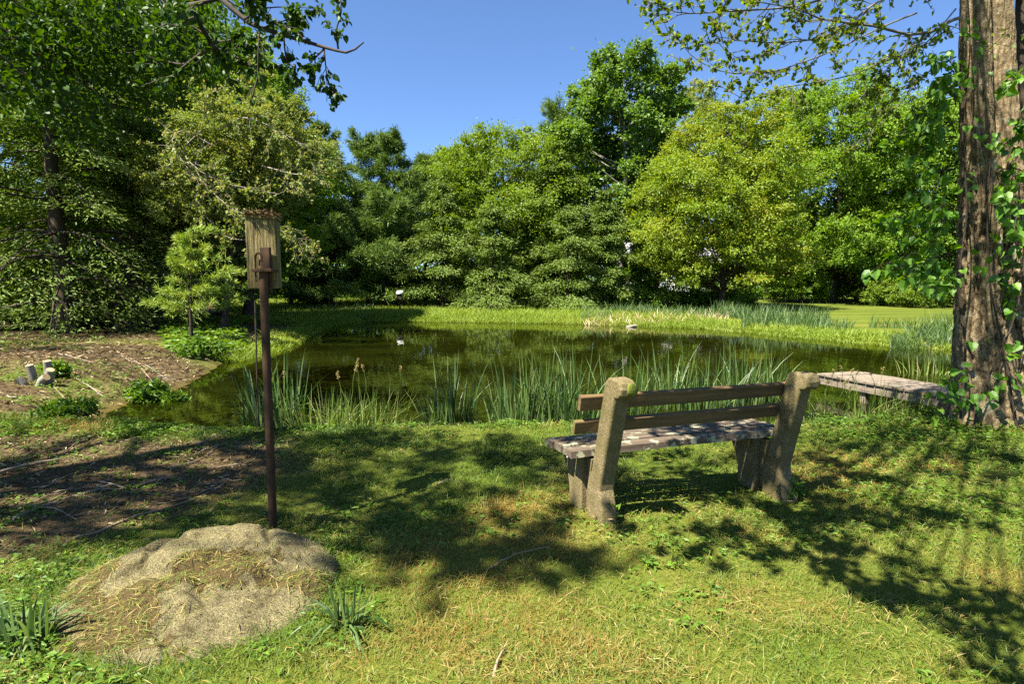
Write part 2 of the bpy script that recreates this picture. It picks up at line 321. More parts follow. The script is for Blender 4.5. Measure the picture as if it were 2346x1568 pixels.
# ------------------------------------------------------------------ tree builders
def wiggle(a, b, n, amp, rng, sag=0.0):
    t = np.linspace(0, 1, n)[:, None]; p = a + (np.asarray(b) - a) * t
    k = rng.normal(size=(n, 3)).cumsum(0) * amp; k -= k[0] + (k[-1] - k[0]) * t
    p = p + k; p[:, 2] += sag * 4 * (t * (1 - t))[:, 0]
    return p
def decid(label, base, H, R, hb, nleaf, ls, mat, bark, seed, name='broadleaf_tree', trunk_r=None, nclump=60, group=None, flat=.62, lean=(0, 0), prof=None, wfac=.55, droop=.0, squash=1.0):
    rng = np.random.RandomState(seed); base = np.asarray(base, float)
    root = thing(name, label, 'tree', tuple(base), group)
    trunk_r = trunk_r or H * .014 + .03
    axis = np.array([lean[0], lean[1], 0.])
    tb, lb = MB(), MB()
    top = base + axis + [0, 0, H * .93]
    tp = wiggle(base - [0, 0, .2], top, 10, .02 * H * .3, rng); tt = np.linspace(0, 1, 10)
    tube(tb, tp, trunk_r * (1 - .85 * tt) * (1 + .5 * np.exp(-tt * 14)), 8)
    prof = prof or (lambda t: np.sqrt(np.clip(1 - ((t - .42) / .62) ** 2, .02, 1)))
    cs = []
    tries = 0
    while len(cs) < nclump and tries < 4000:
        tries += 1
        tz = rng.rand() ** .9; a = rng.rand() * 2 * pi; rad = R * prof(tz) * (.35 + .65 * np.sqrt(rng.rand())) * (.8 + .4 * vnoise(a * 1.3 + seed, tz * 4, seed))
        rc = R * (.15 + .20 * rng.rand()) * (.6 + .5 * prof(tz))
        c = base + axis * tz + [cos(a) * rad, sin(a) * rad * squash, hb + (H - hb) * tz - rc * .75 * tz]
        if all(np.linalg.norm((c - q[0]) * [1, 1, 1.5]) > .52 * (rc + q[1]) for q in cs): cs.append((c, rc, rad))
    wts = np.array([q[1] ** 2 for q in cs]); wts = wts / wts.sum()
    for (c, rc, rad), wt in zip(cs, wts):
        zt = np.clip((c[2] - base[2] - rad * (.45 + .4 * rng.rand())) / (H * .93), .12, .92)
        st = np.array([np.interp(zt, tt, tp[:, q]) for q in range(3)])
        br = wiggle(st, c, 6, .06 * R * .3, rng, sag=-.04 * rad)
        tube(tb, br, np.linspace(trunk_r * .34 * (1 - .5 * zt), .018, 6), 4, cap=False)
        n = int(nleaf * 2.7 * wt); k = max(7, int(n / 52))
        d = unit(rng.normal(size=(k, 3)) + [0, 0, .25]); tw = c + d * (rc * (.35 + .75 * rng.rand(k, 1) ** .8 + .25 * (rng.rand(k, 1) > .85))) * [1, 1, flat]
        for q in range(0, k, max(1, k // 4)): tube(tb, np.array([c, (c + tw[q]) / 2 + [0, 0, .03], tw[q]]), [.018, .012, .006], 3, cap=False)
        idx = rng.randint(0, k, n); B = tw[idx] + rng.normal(size=(n, 3)) * rc * np.where(rng.rand(n, 1) < .8, .12, .32) * [1, 1, .6]
        out = unit(B - c); tn = unit(rng.normal(size=(k, 3)) * .35 + d * .45 + [0, -.1, .6]); Nn = unit(tn[idx] + rng.normal(size=(n, 3)) * .42)
        Dd = out + rng.normal(size=(n, 3)) * .8 + [0, 0, -.2 - droop]
        r = np.clip(.18 + .25 * rng.rand() + .5 * rng.rand(n) + .12 * (tw[idx, 2] - c[2]) / rc, 0, 1)
        ls_ = ls * .68; leaves(lb, B, Dd, Nn, ls_ * (.55 + .9 * rng.rand(n)), ls_ * wfac * (.8 + .5 * rng.rand(n)), r)
    tb.build('trunk', bark, root, smooth=True); lb.build('crown', mat, root)
    return root
def conifer(label, base, H, R, hb, mat, bark, seed, kind='hemlock', name='conifer_tree', step=.55, ntuft=34, ts=.3, trunk_r=None, group=None, lean=(0, 0), power=.75, topcut=1.0, keep=1.0):
    rng = np.random.RandomState(seed); base = np.asarray(base, float)
    root = thing(name, label, 'tree', tuple(base), group); trunk_r = trunk_r or H * .013 + .03
    tb, lb = MB(), MB(); axis = np.array([lean[0], lean[1], 0.])
    tp = wiggle(base - [0, 0, .2], base + axis + [0, 0, H], 9, .004 * H, rng); tt = np.linspace(0, 1, 9)
    tube(tb, tp, trunk_r * (1 - .95 * tt) * (1 + .45 * np.exp(-tt * 16)) + .01, 8)
    z = hb
    while z < H * .985:
        f = (z - hb) / (H - hb); nb = rng.randint(4, 7) if kind == 'pine' else rng.randint(5, 8)
        a0 = rng.rand() * 2 * pi
        for q in range(nb):
            if rng.rand() > keep: continue
            a = a0 + q * 2 * pi / nb + rng.normal() * .25
            Ln = R * ((1 - f) ** power * (.55 + .55 * rng.rand()) + .035) * (.75 + .5 * vnoise(a + seed, z * .5, seed))
            if f < .08: Ln *= .7 + 3.75 * f
            el = (.18 + .5 * f if kind == 'pine' else .05 + .35 * f) + rng.normal() * .12
            s = np.linspace(0, 1, 6); d = np.array([cos(a), sin(a), 0])
            st = np.array([np.interp(z / H, tt, tp[:, k]) for k in range(3)])
            p = st + d * (Ln * s)[:, None]; p[:, 2] += Ln * (s * np.tan(el) + (s ** 2) * (.12 if kind == 'pine' else -.38)) + rng.normal(size=6).cumsum() * .02
            tube(tb, p, np.linspace(max(.012, trunk_r * .22 * (1 - f)), .006, 6), 4, cap=False)
            n = int(ntuft * (.4 + Ln / R * 1.3)); s2 = .12 + .88 * rng.rand(n) ** .75
            side = np.cross(d, [0, 0, 1]); wd = Ln * (.10 + .32 * (1 - s2) ** .7) * np.clip(s2 * 4, 0, 1)
            lat = rng.rand(n) * 2 - 1
            B = np.stack([np.interp(s2, s, p[:, k]) for k in range(3)], -1) + side * (lat * wd)[:, None]
            B[:, 2] += rng.normal(size=n) * .05 * (1 if kind == 'pine' else .7) - np.abs(lat) * wd * (.05 if kind == 'pine' else .35)
            D0 = unit(d * .8 + side * (lat * .9)[:, None] + [0, 0, .25 if kind == 'pine' else -.25])
            m = 8 if kind == 'pine' else 5
            for k in range(m):
                if kind == 'pine':
                    Dk = D0 + rng.normal(size=(n, 3)) * .75; Nk = unit(rng.normal(size=(n, 3)) + [0, 0, .5]); l, w_ = ts, ts * .13
                else:
                    Dk = D0 + rng.normal(size=(n, 3)) * [.6, .6, .3]; Nk = unit(rng.normal(size=(n, 3)) * .45 + [0, 0, 1] + d * .3); l, w_ = ts * .68, ts * .20
                r = np.clip(.15 + .25 * rng.rand() + .45 * rng.rand(n) + .15 * s2, 0, 1)
                leaves(lb, B + rng.normal(size=(n, 3)) * ts * (.25 if kind == 'pine' else .40), Dk, Nk, l * (.7 + .6 * rng.rand(n)), w_ * (.8 + .4 * rng.rand(n)), r, fold=.05)
        z += step * (.75 + .5 * rng.rand()) * (1.25 - .5 * f)
    tb.build('trunk', bark, root, smooth=True); lb.build('crown', mat, root)
    return root
def spot(dx, Yd):
    x = P(dx, 690, Yd)[0]; return on(x, Yd)
def topz(dx, dy, Yd): return P(dx, dy, Yd)[2]
def hw(d, Yd): return d * 1024 / 2346 / FPX * Yd

# ---- far shore, left to right
def D(label, dx, dyt, Yd, half, crown_bottom, nleaf, ls, mat, seed, bark='bark', **k):
    b0 = spot(k.pop('bdx', dx), Yd); return decid(label, b0, topz(dx, dyt, Yd) - b0[2], hw(half, Yd), max(.4, topz(dx, crown_bottom, Yd) - b0[2]), nleaf, ls, M[mat], M[bark], seed, **k)
def Cn(label, dx, dyt, Yd, half, crown_bottom, mat, seed, kind, **k):
    b0 = spot(dx, Yd); return conifer(label, b0, topz(dx, dyt, Yd) - b0[2], hw(half, Yd), max(.3, topz(dx, crown_bottom, Yd) - b0[2]), M[mat], M['bark'], seed, kind, **k)

PINES = 'white pines behind the left bank of the pond'
Cn('tall blue-green white pine, left one of the twin pointed tops by the sky gap', 848, 300, 42, 137, 640, 'pine', 11, 'pine', name='pine_tree', group=PINES, step=1.05, ntuft=76, ts=.40)
Cn('blue-green white pine with a slim top, right one of the twin pointed tops', 906, 318, 41, 130, 650, 'pine', 12, 'pine', name='pine_tree', group=PINES, step=1.05, ntuft=70, ts=.40)
Cn('short white pine at the lowest point of the tree line', 975, 365, 45, 108, 640, 'pine', 13, 'pine', name='pine_tree', group=PINES, step=1.05, ntuft=66, ts=.42)
Cn('broad white pine left of the twin pines, its top touching the pale twigs', 745, 292, 42, 145, 640, 'pine', 14, 'pine', name='pine_tree', group=PINES, step=1.05, ntuft=76, ts=.40)
Cn('low white pine with yellowish drooping boughs beside the bright far grass', 760, 470, 38, 174, 672, 'pine', 15, 'pine', name='pine_tree', group=PINES, step=1.05, ntuft=76, ts=.38, power=.8)
Cn('young white pine with layered boughs in front of the twin pines', 880, 450, 38, 159, 680, 'pine', 16, 'pine', name='pine_tree', group=PINES, step=1.05, ntuft=76, ts=.38, power=.8)
HEM = 'spreading hemlocks along the far shore'
Cn('wide hemlock with boughs to the ground just right of the small birdhouse', 1015, 420, 37, 156, 700, 'hemlock', 21, 'hemlock', name='hemlock_tree', group=HEM, step=.85, ntuft=68, ts=.34, power=.85)
Cn('low bushy hemlock in the middle of the far shore', 1130, 465, 36, 150, 705, 'hemlock', 22, 'hemlock', name='hemlock_tree', group=HEM, step=.85, ntuft=68, ts=.33, power=.85)
Cn('tall dark hemlock rising between the lime green tree and the tall poplar', 1275, 315, 41, 156, 700, 'hemlock', 23, 'hemlock', name='hemlock_tree', group=HEM, step=.85, ntuft=72, ts=.34, power=.85)
Cn('olive hemlock with bare grey lower twigs left of the poplar trunk', 1300, 475, 36, 137, 705, 'hemlock', 24, 'hemlock', name='hemlock_tree', group=HEM, step=.85, ntuft=68, ts=.33, power=.85)
Cn('rightmost hemlock of the far shore, drooping beside the dark gap to the house', 1385, 435, 37, 106, 690, 'hemlock', 25, 'hemlock', name='hemlock_tree', group=HEM, step=.85, ntuft=64, ts=.33, power=.85)
D('dark green rounded tree peeping over the sky notch left of the lime tree', 1050, 332, 52, 70, 560, 15000, .34, 'maple_dark', 31, name='broadleaf_tree')
D('lime green rounded tree in the centre of the far shore', 1150, 285, 44, 165, 640, 44000, .26, 'limegreen', 32, name='broadleaf_tree', nclump=90)
D('small lime green tree crowding the right side of the central lime tree', 1240, 420, 43, 90, 640, 15000, .26, 'limegreen', 38, name='broadleaf_tree')
Cn('dark pine with a ragged flat top beside the tall poplar', 1278, 240, 48, 75, 470, 'pine', 33, 'pine', name='pine_tree', step=.8, ntuft=32, ts=.4, power=.35)
D('tallest tree of the far shore, a glossy poplar with a bare pale trunk', 1420, 122, 43, 118, 480, 26000, .30, 'poplar', 34, bark='bark_grey', name='poplar_tree', nclump=60, trunk_r=.24, wfac=.8,
  prof=lambda t: .45 + .6 * np.sqrt(np.clip(1 - ((t - .55) / .5) ** 2, 0, 1)))
D('dense green tree filling the gap between poplar trunk and dark hemlock', 1375, 300, 50, 150, 640, 34000, .3, 'maple', 39)
D('thin twiggy tree fading into the sky right of the poplar', 1590, 178, 54, 85, 500, 12000, .28, 'olive', 35, bark='twig_grey', name='broadleaf_tree', nclump=60)
D('yellow-green maple with orange tips, the brightest tree right of the poplar', 1650, 232, 37, 165, 655, 50000, .22, 'yellowgreen', 36, name='maple_tree', nclump=110)
D('fresh green small maple under the poplar, above the hidden house', 1505, 385, 39, 80, 610, 18000, .22, 'limegreen', 37, name='maple_tree')
D('orange-tinged round tree top behind the bright yellow-green maple', 1765, 195, 52, 100, 560, 20000, .30, 'yellowgreen', 41, name='broadleaf_tree')
D('large dense mid green tree at the back of the right lawn', 1905, 172, 46, 165, 660, 50000, .28, 'maple', 42, name='broadleaf_tree', nclump=100)
D('green tree left of the ivy-clad trunk, half behind its vine leaves', 2080, 205, 46, 150, 650, 40000, .28, 'maple', 43, name='broadleaf_tree', nclump=90)
D('dark green tree standing behind the ivy-clad trunk', 2260, 180, 45, 150, 650, 34000, .28, 'maple_dark', 44, name='broadleaf_tree', nclump=80)
D('green tree cut by the right edge of the photo beyond the lawn', 2440, 150, 42, 160, 660, 30000, .28, 'maple', 45, name='broadleaf_tree', nclump=80)
UND = 'young trees in the shade at the back of the right lawn'
D('shaded young maple at the left end of the right lawn', 1835, 430, 46, 80, 690, 12000, .24, 'maple', 46, name='young_maple', group=UND)
D('shaded young maple with layered boughs left of the round bush', 1960, 470, 49, 80, 690, 12000, .24, 'maple', 47, name='young_maple', group=UND)
D('shaded young maple rising behind the round bush', 2110, 440, 50, 90, 690, 14000, .24, 'maple', 48, name='young_maple', group=UND)
D('rounded leafy bush at the far edge of the right lawn', 2085, 628, 41, 85, 702, 12000, .19, 'limegreen', 49, name='round_bush', nclump=40, trunk_r=.06)['category'] = 'bush'
D('low dark shrub under the poplar beside the hidden house', 1440, 610, 40, 75, 702, 9000, .2, 'maple_dark', 50, name='dark_shrub', nclump=36, trunk_r=.05)['category'] = 'bush'
D('low dark shrub below the bright yellow-green maple', 1580, 668, 41, 120, 706, 12000, .2, 'maple_dark', 51, name='dark_shrub', nclump=36, trunk_r=.05)['category'] = 'bush'

SPR = []
# ---- left wood
Cn('big hemlock with a thick straight trunk at the left edge of the mulch bank', 145, -260, 18, 420, 680, 'hemlock', 61, 'hemlock', name='hemlock_tree', step=.6, ntuft=70, ts=.24, trunk_r=.27, power=.6)
Cn('dark hemlock with the thickest trunk behind the mulch bank', 298, -120, 21, 330, 655, 'hemlock', 62, 'hemlock', name='hemlock_tree', step=.65, ntuft=54, ts=.25, trunk_r=.42, power=.6)
D('broad maple with a slim dark trunk left of the pine sapling', 362, -60, 24, 240, 520, 42000, .17, 'maple_dark', 63, name='maple_tree', trunk_r=.26, nclump=90)
D('bright green maple whose crown ends at the left of the sky gap', 565, 95, 27, 165, 610, 60000, .18, 'maple', 64, name='maple_tree', nclump=110)
silver = D('olive tree with bare silvery branches reaching over the weathered nest box', 600, 205, 20, 165, 500, 34000, .13, 'olive', 65, bark='bark', name='silvery_tree', nclump=90, trunk_r=.12, bdx=505, lean=(1.6, 0))
rng = np.random.RandomState(66); tb, lb = MB(), MB()
for pts in ([(460, 300), (420, 350), (480, 405), (560, 430), (640, 445)], [(470, 320), (450, 390), (520, 470), (600, 505)], [(500, 300), (560, 270), (640, 300), (700, 340)], [(480, 290), (470, 230), (540, 185), (600, 170)], [(480, 400), (450, 450), (500, 530), (560, 550), (610, 530)], [(480, 330), (420, 300), (395, 330), (440, 400)], [(600, 380), (680, 400), (740, 395)], [(560, 480), (640, 520), (700, 560)]):
    p0 = [P(x_, y_, 17.5 - 1.5 * q_ / len(pts)) for q_, (x_, y_) in enumerate(pts)]; SPR.append((p0, tb, lb))
SILVER = (silver, tb, lb)
D('tall maple filling the upper left behind the silvery branches', 430, -20, 33, 190, 600, 40000, .22, 'maple', 66, name='maple_tree', nclump=90)
D('green tree at the far left edge behind the big hemlock', 20, -120, 26, 230, 640, 40000, .22, 'maple_dark', 67, name='maple_tree', nclump=80)
Cn('hemlock at the left border of the photo, its trunk outside it', -330, -400, 18, 420, 640, 'hemlock', 68, 'hemlock', name='hemlock_tree', step=.6, ntuft=64, ts=.2, trunk_r=.25, power=.6)
D('leafy low undergrowth tree in the dark at the left border', 40, 560, 21, 130, 745, 14000, .16, 'maple', 69, name='young_maple', nclump=44)
D('dark leafy undergrowth between the thick trunks of the left wood', 225, 600, 25, 110, 735, 9000, .18, 'maple_dark', 70, name='young_maple', nclump=40)
D('small leafy tree behind the pine sapling and the nest box', 500, 480, 33, 110, 690, 14000, .2, 'maple', 71, name='young_maple', nclump=44)
D('dim green tree closing the gap between nest box and pines', 665, 420, 40, 110, 690, 16000, .24, 'maple_dark', 72, name='broadleaf_tree', nclump=50)

# ---- distant wood: one mass nobody could count
rng = np.random.RandomState(5); dw = MB(); n = 110000
path = np.array([(-70, 30), (-45, 42), (-22, 60), (10, 66), (45, 64), (85, 52)], float); sgl = np.r_[0, np.cumsum(np.linalg.norm(np.diff(path, axis=0), axis=1))]
s = rng.rand(n) * sgl[-1]; px = np.interp(s, sgl, path[:, 0]); py = np.interp(s, sgl, path[:, 1]) + rng.rand(n) * 9
ht = 8.5 + 4 * (vnoise(s * .16, 0, 1) - .4) + 3.5 * (vnoise(s * .6, 4, 1) - .5)
zz = ht * rng.rand(n) ** 1.25
keep = (vnoise(px * .5, py * .5, zz * .6) > .38) | (zz < 3.5); B = np.stack([px, py, zz + .3], -1)[keep]; k = len(B)
leaves(dw, B, rng.normal(size=(k, 3)), unit(rng.normal(size=(k, 3)) + [0, -.4, .6]), .45 * (.6 + .8 * rng.rand(k)), .3, np.clip(.3 * vnoise(B[:, 0] * .6, B[:, 2] * .6) + .6 * rng.rand(k), 0, 1))
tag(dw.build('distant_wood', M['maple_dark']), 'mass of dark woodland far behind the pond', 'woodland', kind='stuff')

def thicket(label, x0, x1, y0, y1, hmax, n, mat, sd_, ls):
    rng = np.random.RandomState(sd_); q = MB(); x = x0 + (x1 - x0) * rng.rand(n); y = y0 + (y1 - y0) * rng.rand(n); h = hmax * (.25 + .95 * vnoise(x * .45, y * .45, sd_)); z = h * rng.rand(n) ** .8
    k = vnoise(x * .9, y * .9, z * 1.1) > .36; B = np.stack([x, y, height(x, y) + z], -1)[k]; k = len(B)
    leaves(q, B, rng.normal(size=(k, 3)), unit(rng.normal(size=(k, 3)) * .7 + [0, -.3, .8]), ls * (.6 + .8 * rng.rand(k)), ls * .55, np.clip(.3 * vnoise(B[:, 0], B[:, 1], B[:, 2]) + .6 * rng.rand(k), 0, 1))
    tag(q.build('thicket', M[mat]), label, 'undergrowth', kind='stuff')
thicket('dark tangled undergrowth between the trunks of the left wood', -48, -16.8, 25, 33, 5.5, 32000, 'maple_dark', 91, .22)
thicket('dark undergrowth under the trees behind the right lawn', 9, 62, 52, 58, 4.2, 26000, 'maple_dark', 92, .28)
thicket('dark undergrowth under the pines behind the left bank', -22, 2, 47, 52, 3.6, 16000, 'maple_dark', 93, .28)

# ------------------------------------------------------------------ the two near trees
def spray(tb, lb, pts, r0, r1, rng, ntw, tl, nl, ls, wf=.75, droop=.5, heart=False, sides=6, start=.15, sub=2, npt=16):
    """a limb with side twigs and leaves along them"""
    p = smooth_path(pts, npt); tube(tb, p, np.linspace(r0, r1, npt), sides, cap=False)
    Tn = unit(np.gradient(p, axis=0)); BB, DD = [], []
    for q in range(ntw):
        f = start + (1 - start) * (q + rng.rand()) / ntw; x = f * (npt - 1); i = min(int(x), npt - 2)
        o = p[i] + (p[i + 1] - p[i]) * (x - i)
        d = unit(Tn[i] * (.5 + .5 * rng.rand()) + rng.normal(size=3) * [.6, .6, .5] + [0, 0, -.1 * droop]); l = tl * (.4 + .8 * rng.rand()) * (1 - .35 * f)
        tw = wiggle(o, o + d * l + [0, 0, -.25 * l * droop], 6, .03 * l, rng)
        tube(tb, tw, np.linspace(max(r1, r0 * .3), .0022, 6), 4, cap=False)
        for g in range(sub):
            e = 1 + rng.randint(4); d2 = unit(d + rng.normal(size=3) * .7 + [0, 0, -.2 * droop])
            t2 = wiggle(tw[e], tw[e] + d2 * l * .5, 4, .02 * l, rng); tube(tb, t2, [.0045, .004, .003, .0018], 3, cap=False)
            kk = rng.rand(nl); BB.append(np.stack([np.interp(kk, np.linspace(0, 1, 4), t2[:, c]) for c in range(3)], -1)); DD.append(np.tile(d2, (nl, 1)))
        kk = .2 + .8 * rng.rand(nl); BB.append(np.stack([np.interp(kk, np.linspace(0, 1, 6), tw[:, c]) for c in range(3)], -1)); DD.append(np.tile(d, (nl, 1)))
    if not BB: return
    B = np.concatenate(BB); Dq = np.concatenate(DD); n = len(B)
    Dq = unit(Dq * .5 + rng.normal(size=(n, 3)) * .6 + [0, 0, -droop]); Nn = unit(rng.normal(size=(n, 3)) * .6 + [0, 0, .8] + .3 * Dq)
    f = big_leaves if heart else leaves
    f(lb, B + Dq * ls * .25, Dq, Nn, ls * (.6 + .6 * rng.rand(n)), ls * wf * (.7 + .5 * rng.rand(n)), rng.rand(n))
def clump(tb, lb, c, rad, n, ls, rng, src=None, r0=.03, heart=False, flat=.5):
    c = np.asarray(c, float)
    if src is not None: tube(tb, wiggle(np.asarray(src, float), c, 7, .06, rng, sag=.25), np.linspace(r0, .008, 7), 5, cap=False)
    k = max(5, n // 26); tw = c + rng.normal(size=(k, 3)) * rad * [.55, .55, .5 * flat]
    for q in range(0, k, 2): tube(tb, wiggle(c, tw[q], 4, .03, rng), [.008, .006, .004, .002], 3, cap=False)
    B = tw[rng.randint(0, k, n)] + rng.normal(size=(n, 3)) * rad * .16
    Dq = rng.normal(size=(n, 3)) + [0, 0, -.5]; Nn = unit(rng.normal(size=(n, 3)) * .5 + [0, 0, 1])
    (big_leaves if heart else leaves)(lb, B, Dq, Nn, ls * (.7 + .5 * rng.rand(n)), ls * .75 * (.8 + .4 * rng.rand(n)), rng.rand(n))
def shade(dx, dy, h):
    """where a leaf clump of height h must hang to shade that ground point"""
    g = G(dx, dy); return g + SUNV * (h / SUNV[2])

rng = np.random.RandomState(67)
for p0, tb, lb in SPR: spray(tb, lb, p0, .022, .006, rng, 22, 1.1, 9, .11, sub=2)
SILVER[1].build('bare_branches', M['twig_grey'], SILVER[0], smooth=True); SILVER[2].build('branch_leaves', M['olive'], SILVER[0])
# overhanging tree: trunk outside the frame on the left, limbs over the lawn
rng = np.random.RandomState(81)
ob = on(-7.2, 1.0); over = thing('overhanging_tree', 'dark leafy branches of the near tree hanging into the top left of the sky', 'tree', tuple(ob))
tb, lb = MB(), MB()
tp = smooth_path([ob - [0, 0, .2], ob + [.1, .1, 2.5], ob + [.3, .2, 5], ob + [.4, .5, 8], ob + [.3, .8, 11]], 14)
tube(tb, tp, np.linspace(.36, .08, 14), 12)
dpath = lambda pts, Y0, Y1: np.array([P(x, y, Y0 + (Y1 - Y0) * i / (len(pts) - 1)) for i, (x, y) in enumerate(pts)])
main = dpath([(380, -130), (480, -30), (560, 45), (610, 68), (700, 95), (760, 113), (800, 120), (833, 97)], 4.9, 4.5)
main = np.vstack([tp[8], (tp[8] + main[0]) / 2 + [0, 0, .5], main]); spray(tb, lb, main, .034, .005, rng, 0, 1, 1, .07)
for pts, ntw, tl, nl in (([(742, 112), (745, 140), (749, 178)], 5, .22, 3), ([(749, 178), (757, 200), (764, 214)], 5, .14, 4), ([(742, 112), (720, 135), (706, 150)], 5, .16, 4),
                         ([(775, 112), (770, 70), (782, 30), (778, -30)], 8, .13, 3), ([(595, 66), (592, 110), (590, 178)], 3, .3, 5), ([(590, 178), (570, 250)], 2, .25, 3),
                         ([(600, 66), (640, 50), (690, 40)], 10, .3, 8), ([(560, 45), (600, 20), (680, 15)], 9, .3, 7), ([(650, 82), (655, 130), (672, 185)], 7, .2, 5), ([(500, -10), (560, -20), (640, -20)], 8, .3, 8)):
    spray(tb, lb, dpath(pts, 4.65, 4.6), .008, .003, rng, ntw, tl, nl, .055, wf=.85, droop=.7, heart=True, sub=1, npt=8)
lim = dpath([(400, -120), (434, 0), (460, 60), (483, 104), (450, 130), (423, 148), (380, 140), (300, 120)], 5.4, 6.5); lim = np.vstack([tp[8], lim]); spray(tb, lb, lim, .034, .007, rng, 14, .7, 10, .07, heart=True)
spray(tb, lb, dpath([(483, 104), (520, 120), (580, 150)], 5.6, 5.5), .014, .004, rng, 7, .35, 9, .065, heart=True)
spray(tb, lb, dpath([(483, 100), (530, 92), (590, 88)], 5.6, 5.5), .012, .004, rng, 8, .35, 9, .065, heart=True)
for q in range(34):
    dx, dy = rng.rand() * 480 - 30, rng.rand() ** 1.2 * 330 - 40
    if dy > 330 - dx * .45: continue
    Yd = 6 + 3.5 * rng.rand(); c = P(dx, dy, Yd); clump(tb, lb, c, .75, 420, .075, rng, tp[7 + q % 4] if q % 4 == 0 else None, r0=.04, heart=True)
SH = [(600, 1008, .5, 420), (700, 1015, .45, 420), (790, 1030, .5, 420), (880, 1022, .45, 420), (960, 1045, .45, 420), (1060, 1030, .45, 420), (1150, 1045, .45, 420), (1240, 1050, .45, 420), (1310, 1090, .4, 420),
      (700, 1075, .4, 420), (800, 1095, .35, 280), (905, 1115, .35, 330), (1010, 1150, .25, 160), (1090, 1190, .3, 260), (1000, 1120, .2, 120), (1200, 1120, .3, 280), (1270, 1190, .3, 260), (1180, 1255, .25, 230), (1270, 1290, .22, 200),
      (80, 1100, .5, 330), (210, 1075, .5, 330), (340, 1090, .5, 330), (440, 1110, .45, 380), (530, 1075, .4, 330), (250, 1165, .35, 240), (110, 1195, .35, 240), (420, 1195, .3, 260), (480, 1165, .3, 240),
      (390, 1235, .16, 90), (520, 1245, .14, 80), (330, 1260, .12, 60), (455, 1275, .12, 60), (620, 1180, .35, 300), (700, 1150, .3, 240),
      (30, 960, .7, 420), (180, 965, .7, 420), (330, 955, .7, 460), (470, 960, .7, 460), (580, 950, .6, 420), (380, 930, .6, 360), (250, 930, .5, 260), (120, 930, .5, 200),
      (1010, 1370, .12, 50), (890, 1300, .18, 90), (980, 1240, .2, 90), (760, 1200, .2, 80), (620, 1120, .35, 240)]
def blocked(g, rad):
    for a_, b_ in (((-.75, 3.85), (-.45, 4.15)), ((.55, 3.30), (1.0, 3.58))):
        a_, b_ = np.array(a_), np.array(b_); t_ = np.clip((g[:2] - a_) @ (b_ - a_) / ((b_ - a_) @ (b_ - a_)), 0, 1)
        if np.linalg.norm(g[:2] - a_ - t_ * (b_ - a_)) < rad * .8 + .10: return True
    return False
SH = [(a, b, c * 1.2, int(n * (.5 if a < 600 and b > 1000 else .8 if b < 1100 else .55))) for a, b, c, n in SH]
SH += [(650 + 720 * rng.rand(), 1085 + 250 * rng.rand(), .10 + .14 * rng.rand(), 60) for _ in range(34)]
for dx, dy, rad, n in SH:
    if blocked(G(dx, dy), rad): continue
    h = 6.6 + 1.6 * rng.rand(); clump(tb, lb, shade(dx, dy, h), rad, n, .085, rng, tp[6 + rng.randint(5)], r0=.03)
for q in range(4):
    dx = -60 + 560 * rng.rand(); h = 9 + rng.rand(); clump(tb, lb, shade(dx, 780 + 30 * rng.rand(), h), 1.1, 500, .1, rng, tp[11], r0=.04)
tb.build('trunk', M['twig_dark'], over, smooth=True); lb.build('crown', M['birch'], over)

# right tree with the ivy
rng = np.random.RandomState(82)
rb = on(*P(2262, 960, 6.1)[:2]); rt = thing('lawn_tree', 'big rough-barked tree on the right with a forked mossy trunk', 'tree', tuple(rb))
m, t, out, N, Lk = nodes('bark_furrowed')
tc = N('TexCoord'); mp = N('Mapping'); mp.inputs['Scale'].default_value = (11, 11, 7.5); Lk(tc.outputs['Object'], mp.inputs[0])
v = N('TexNoise', Scale=2.2, Detail=9, Roughness=.7); Lk(mp.outputs[0], v.inputs['Vector'])
rp = ramp(N, [(.3, (.055, .036, .018)), (.47, (.165, .12, .065)), (.65, (.33, .26, .155))]); Lk(v.outputs[0], rp.inputs[0])
ac = N('Attribute', attribute_name='groove'); mx = N('MixRGB'); Lk(ac.outputs['Fac'], mx.inputs[0]); Lk(rp.outputs[0], mx.inputs[1]); mx.inputs[2].default_value = (.05, .035, .022, 1)
n3 = N('TexNoise', Scale=5, Detail=7, Roughness=.75); Lk(tc.outputs['Object'], n3.inputs['Vector']); r3 = ramp(N, [(.58, (0, 0, 0)), (.66, (1, 1, 1))]); Lk(n3.outputs[0], r3.inputs[0])
mx2 = N('MixRGB'); Lk(r3.outputs[0], mx2.inputs[0]); Lk(mx.outputs[0], mx2.inputs[1]); mx2.inputs[2].default_value = (.27, .29, .19, 1)
b = N('BsdfPrincipled', Roughness=.95); b.inputs['Specular IOR Level'].default_value = .15; Lk(mx2.outputs[0], b.inputs['Base Color'])
bp = N('Bump', Strength=1.0, Distance=.035); Lk(v.outputs[0], bp.inputs['Height']); Lk(bp.outputs[0], b.inputs['Normal']); Lk(b.outputs[0], out.inputs[0])
M['bark_big'] = m
tb, lb = MB(), MB(); groove = []
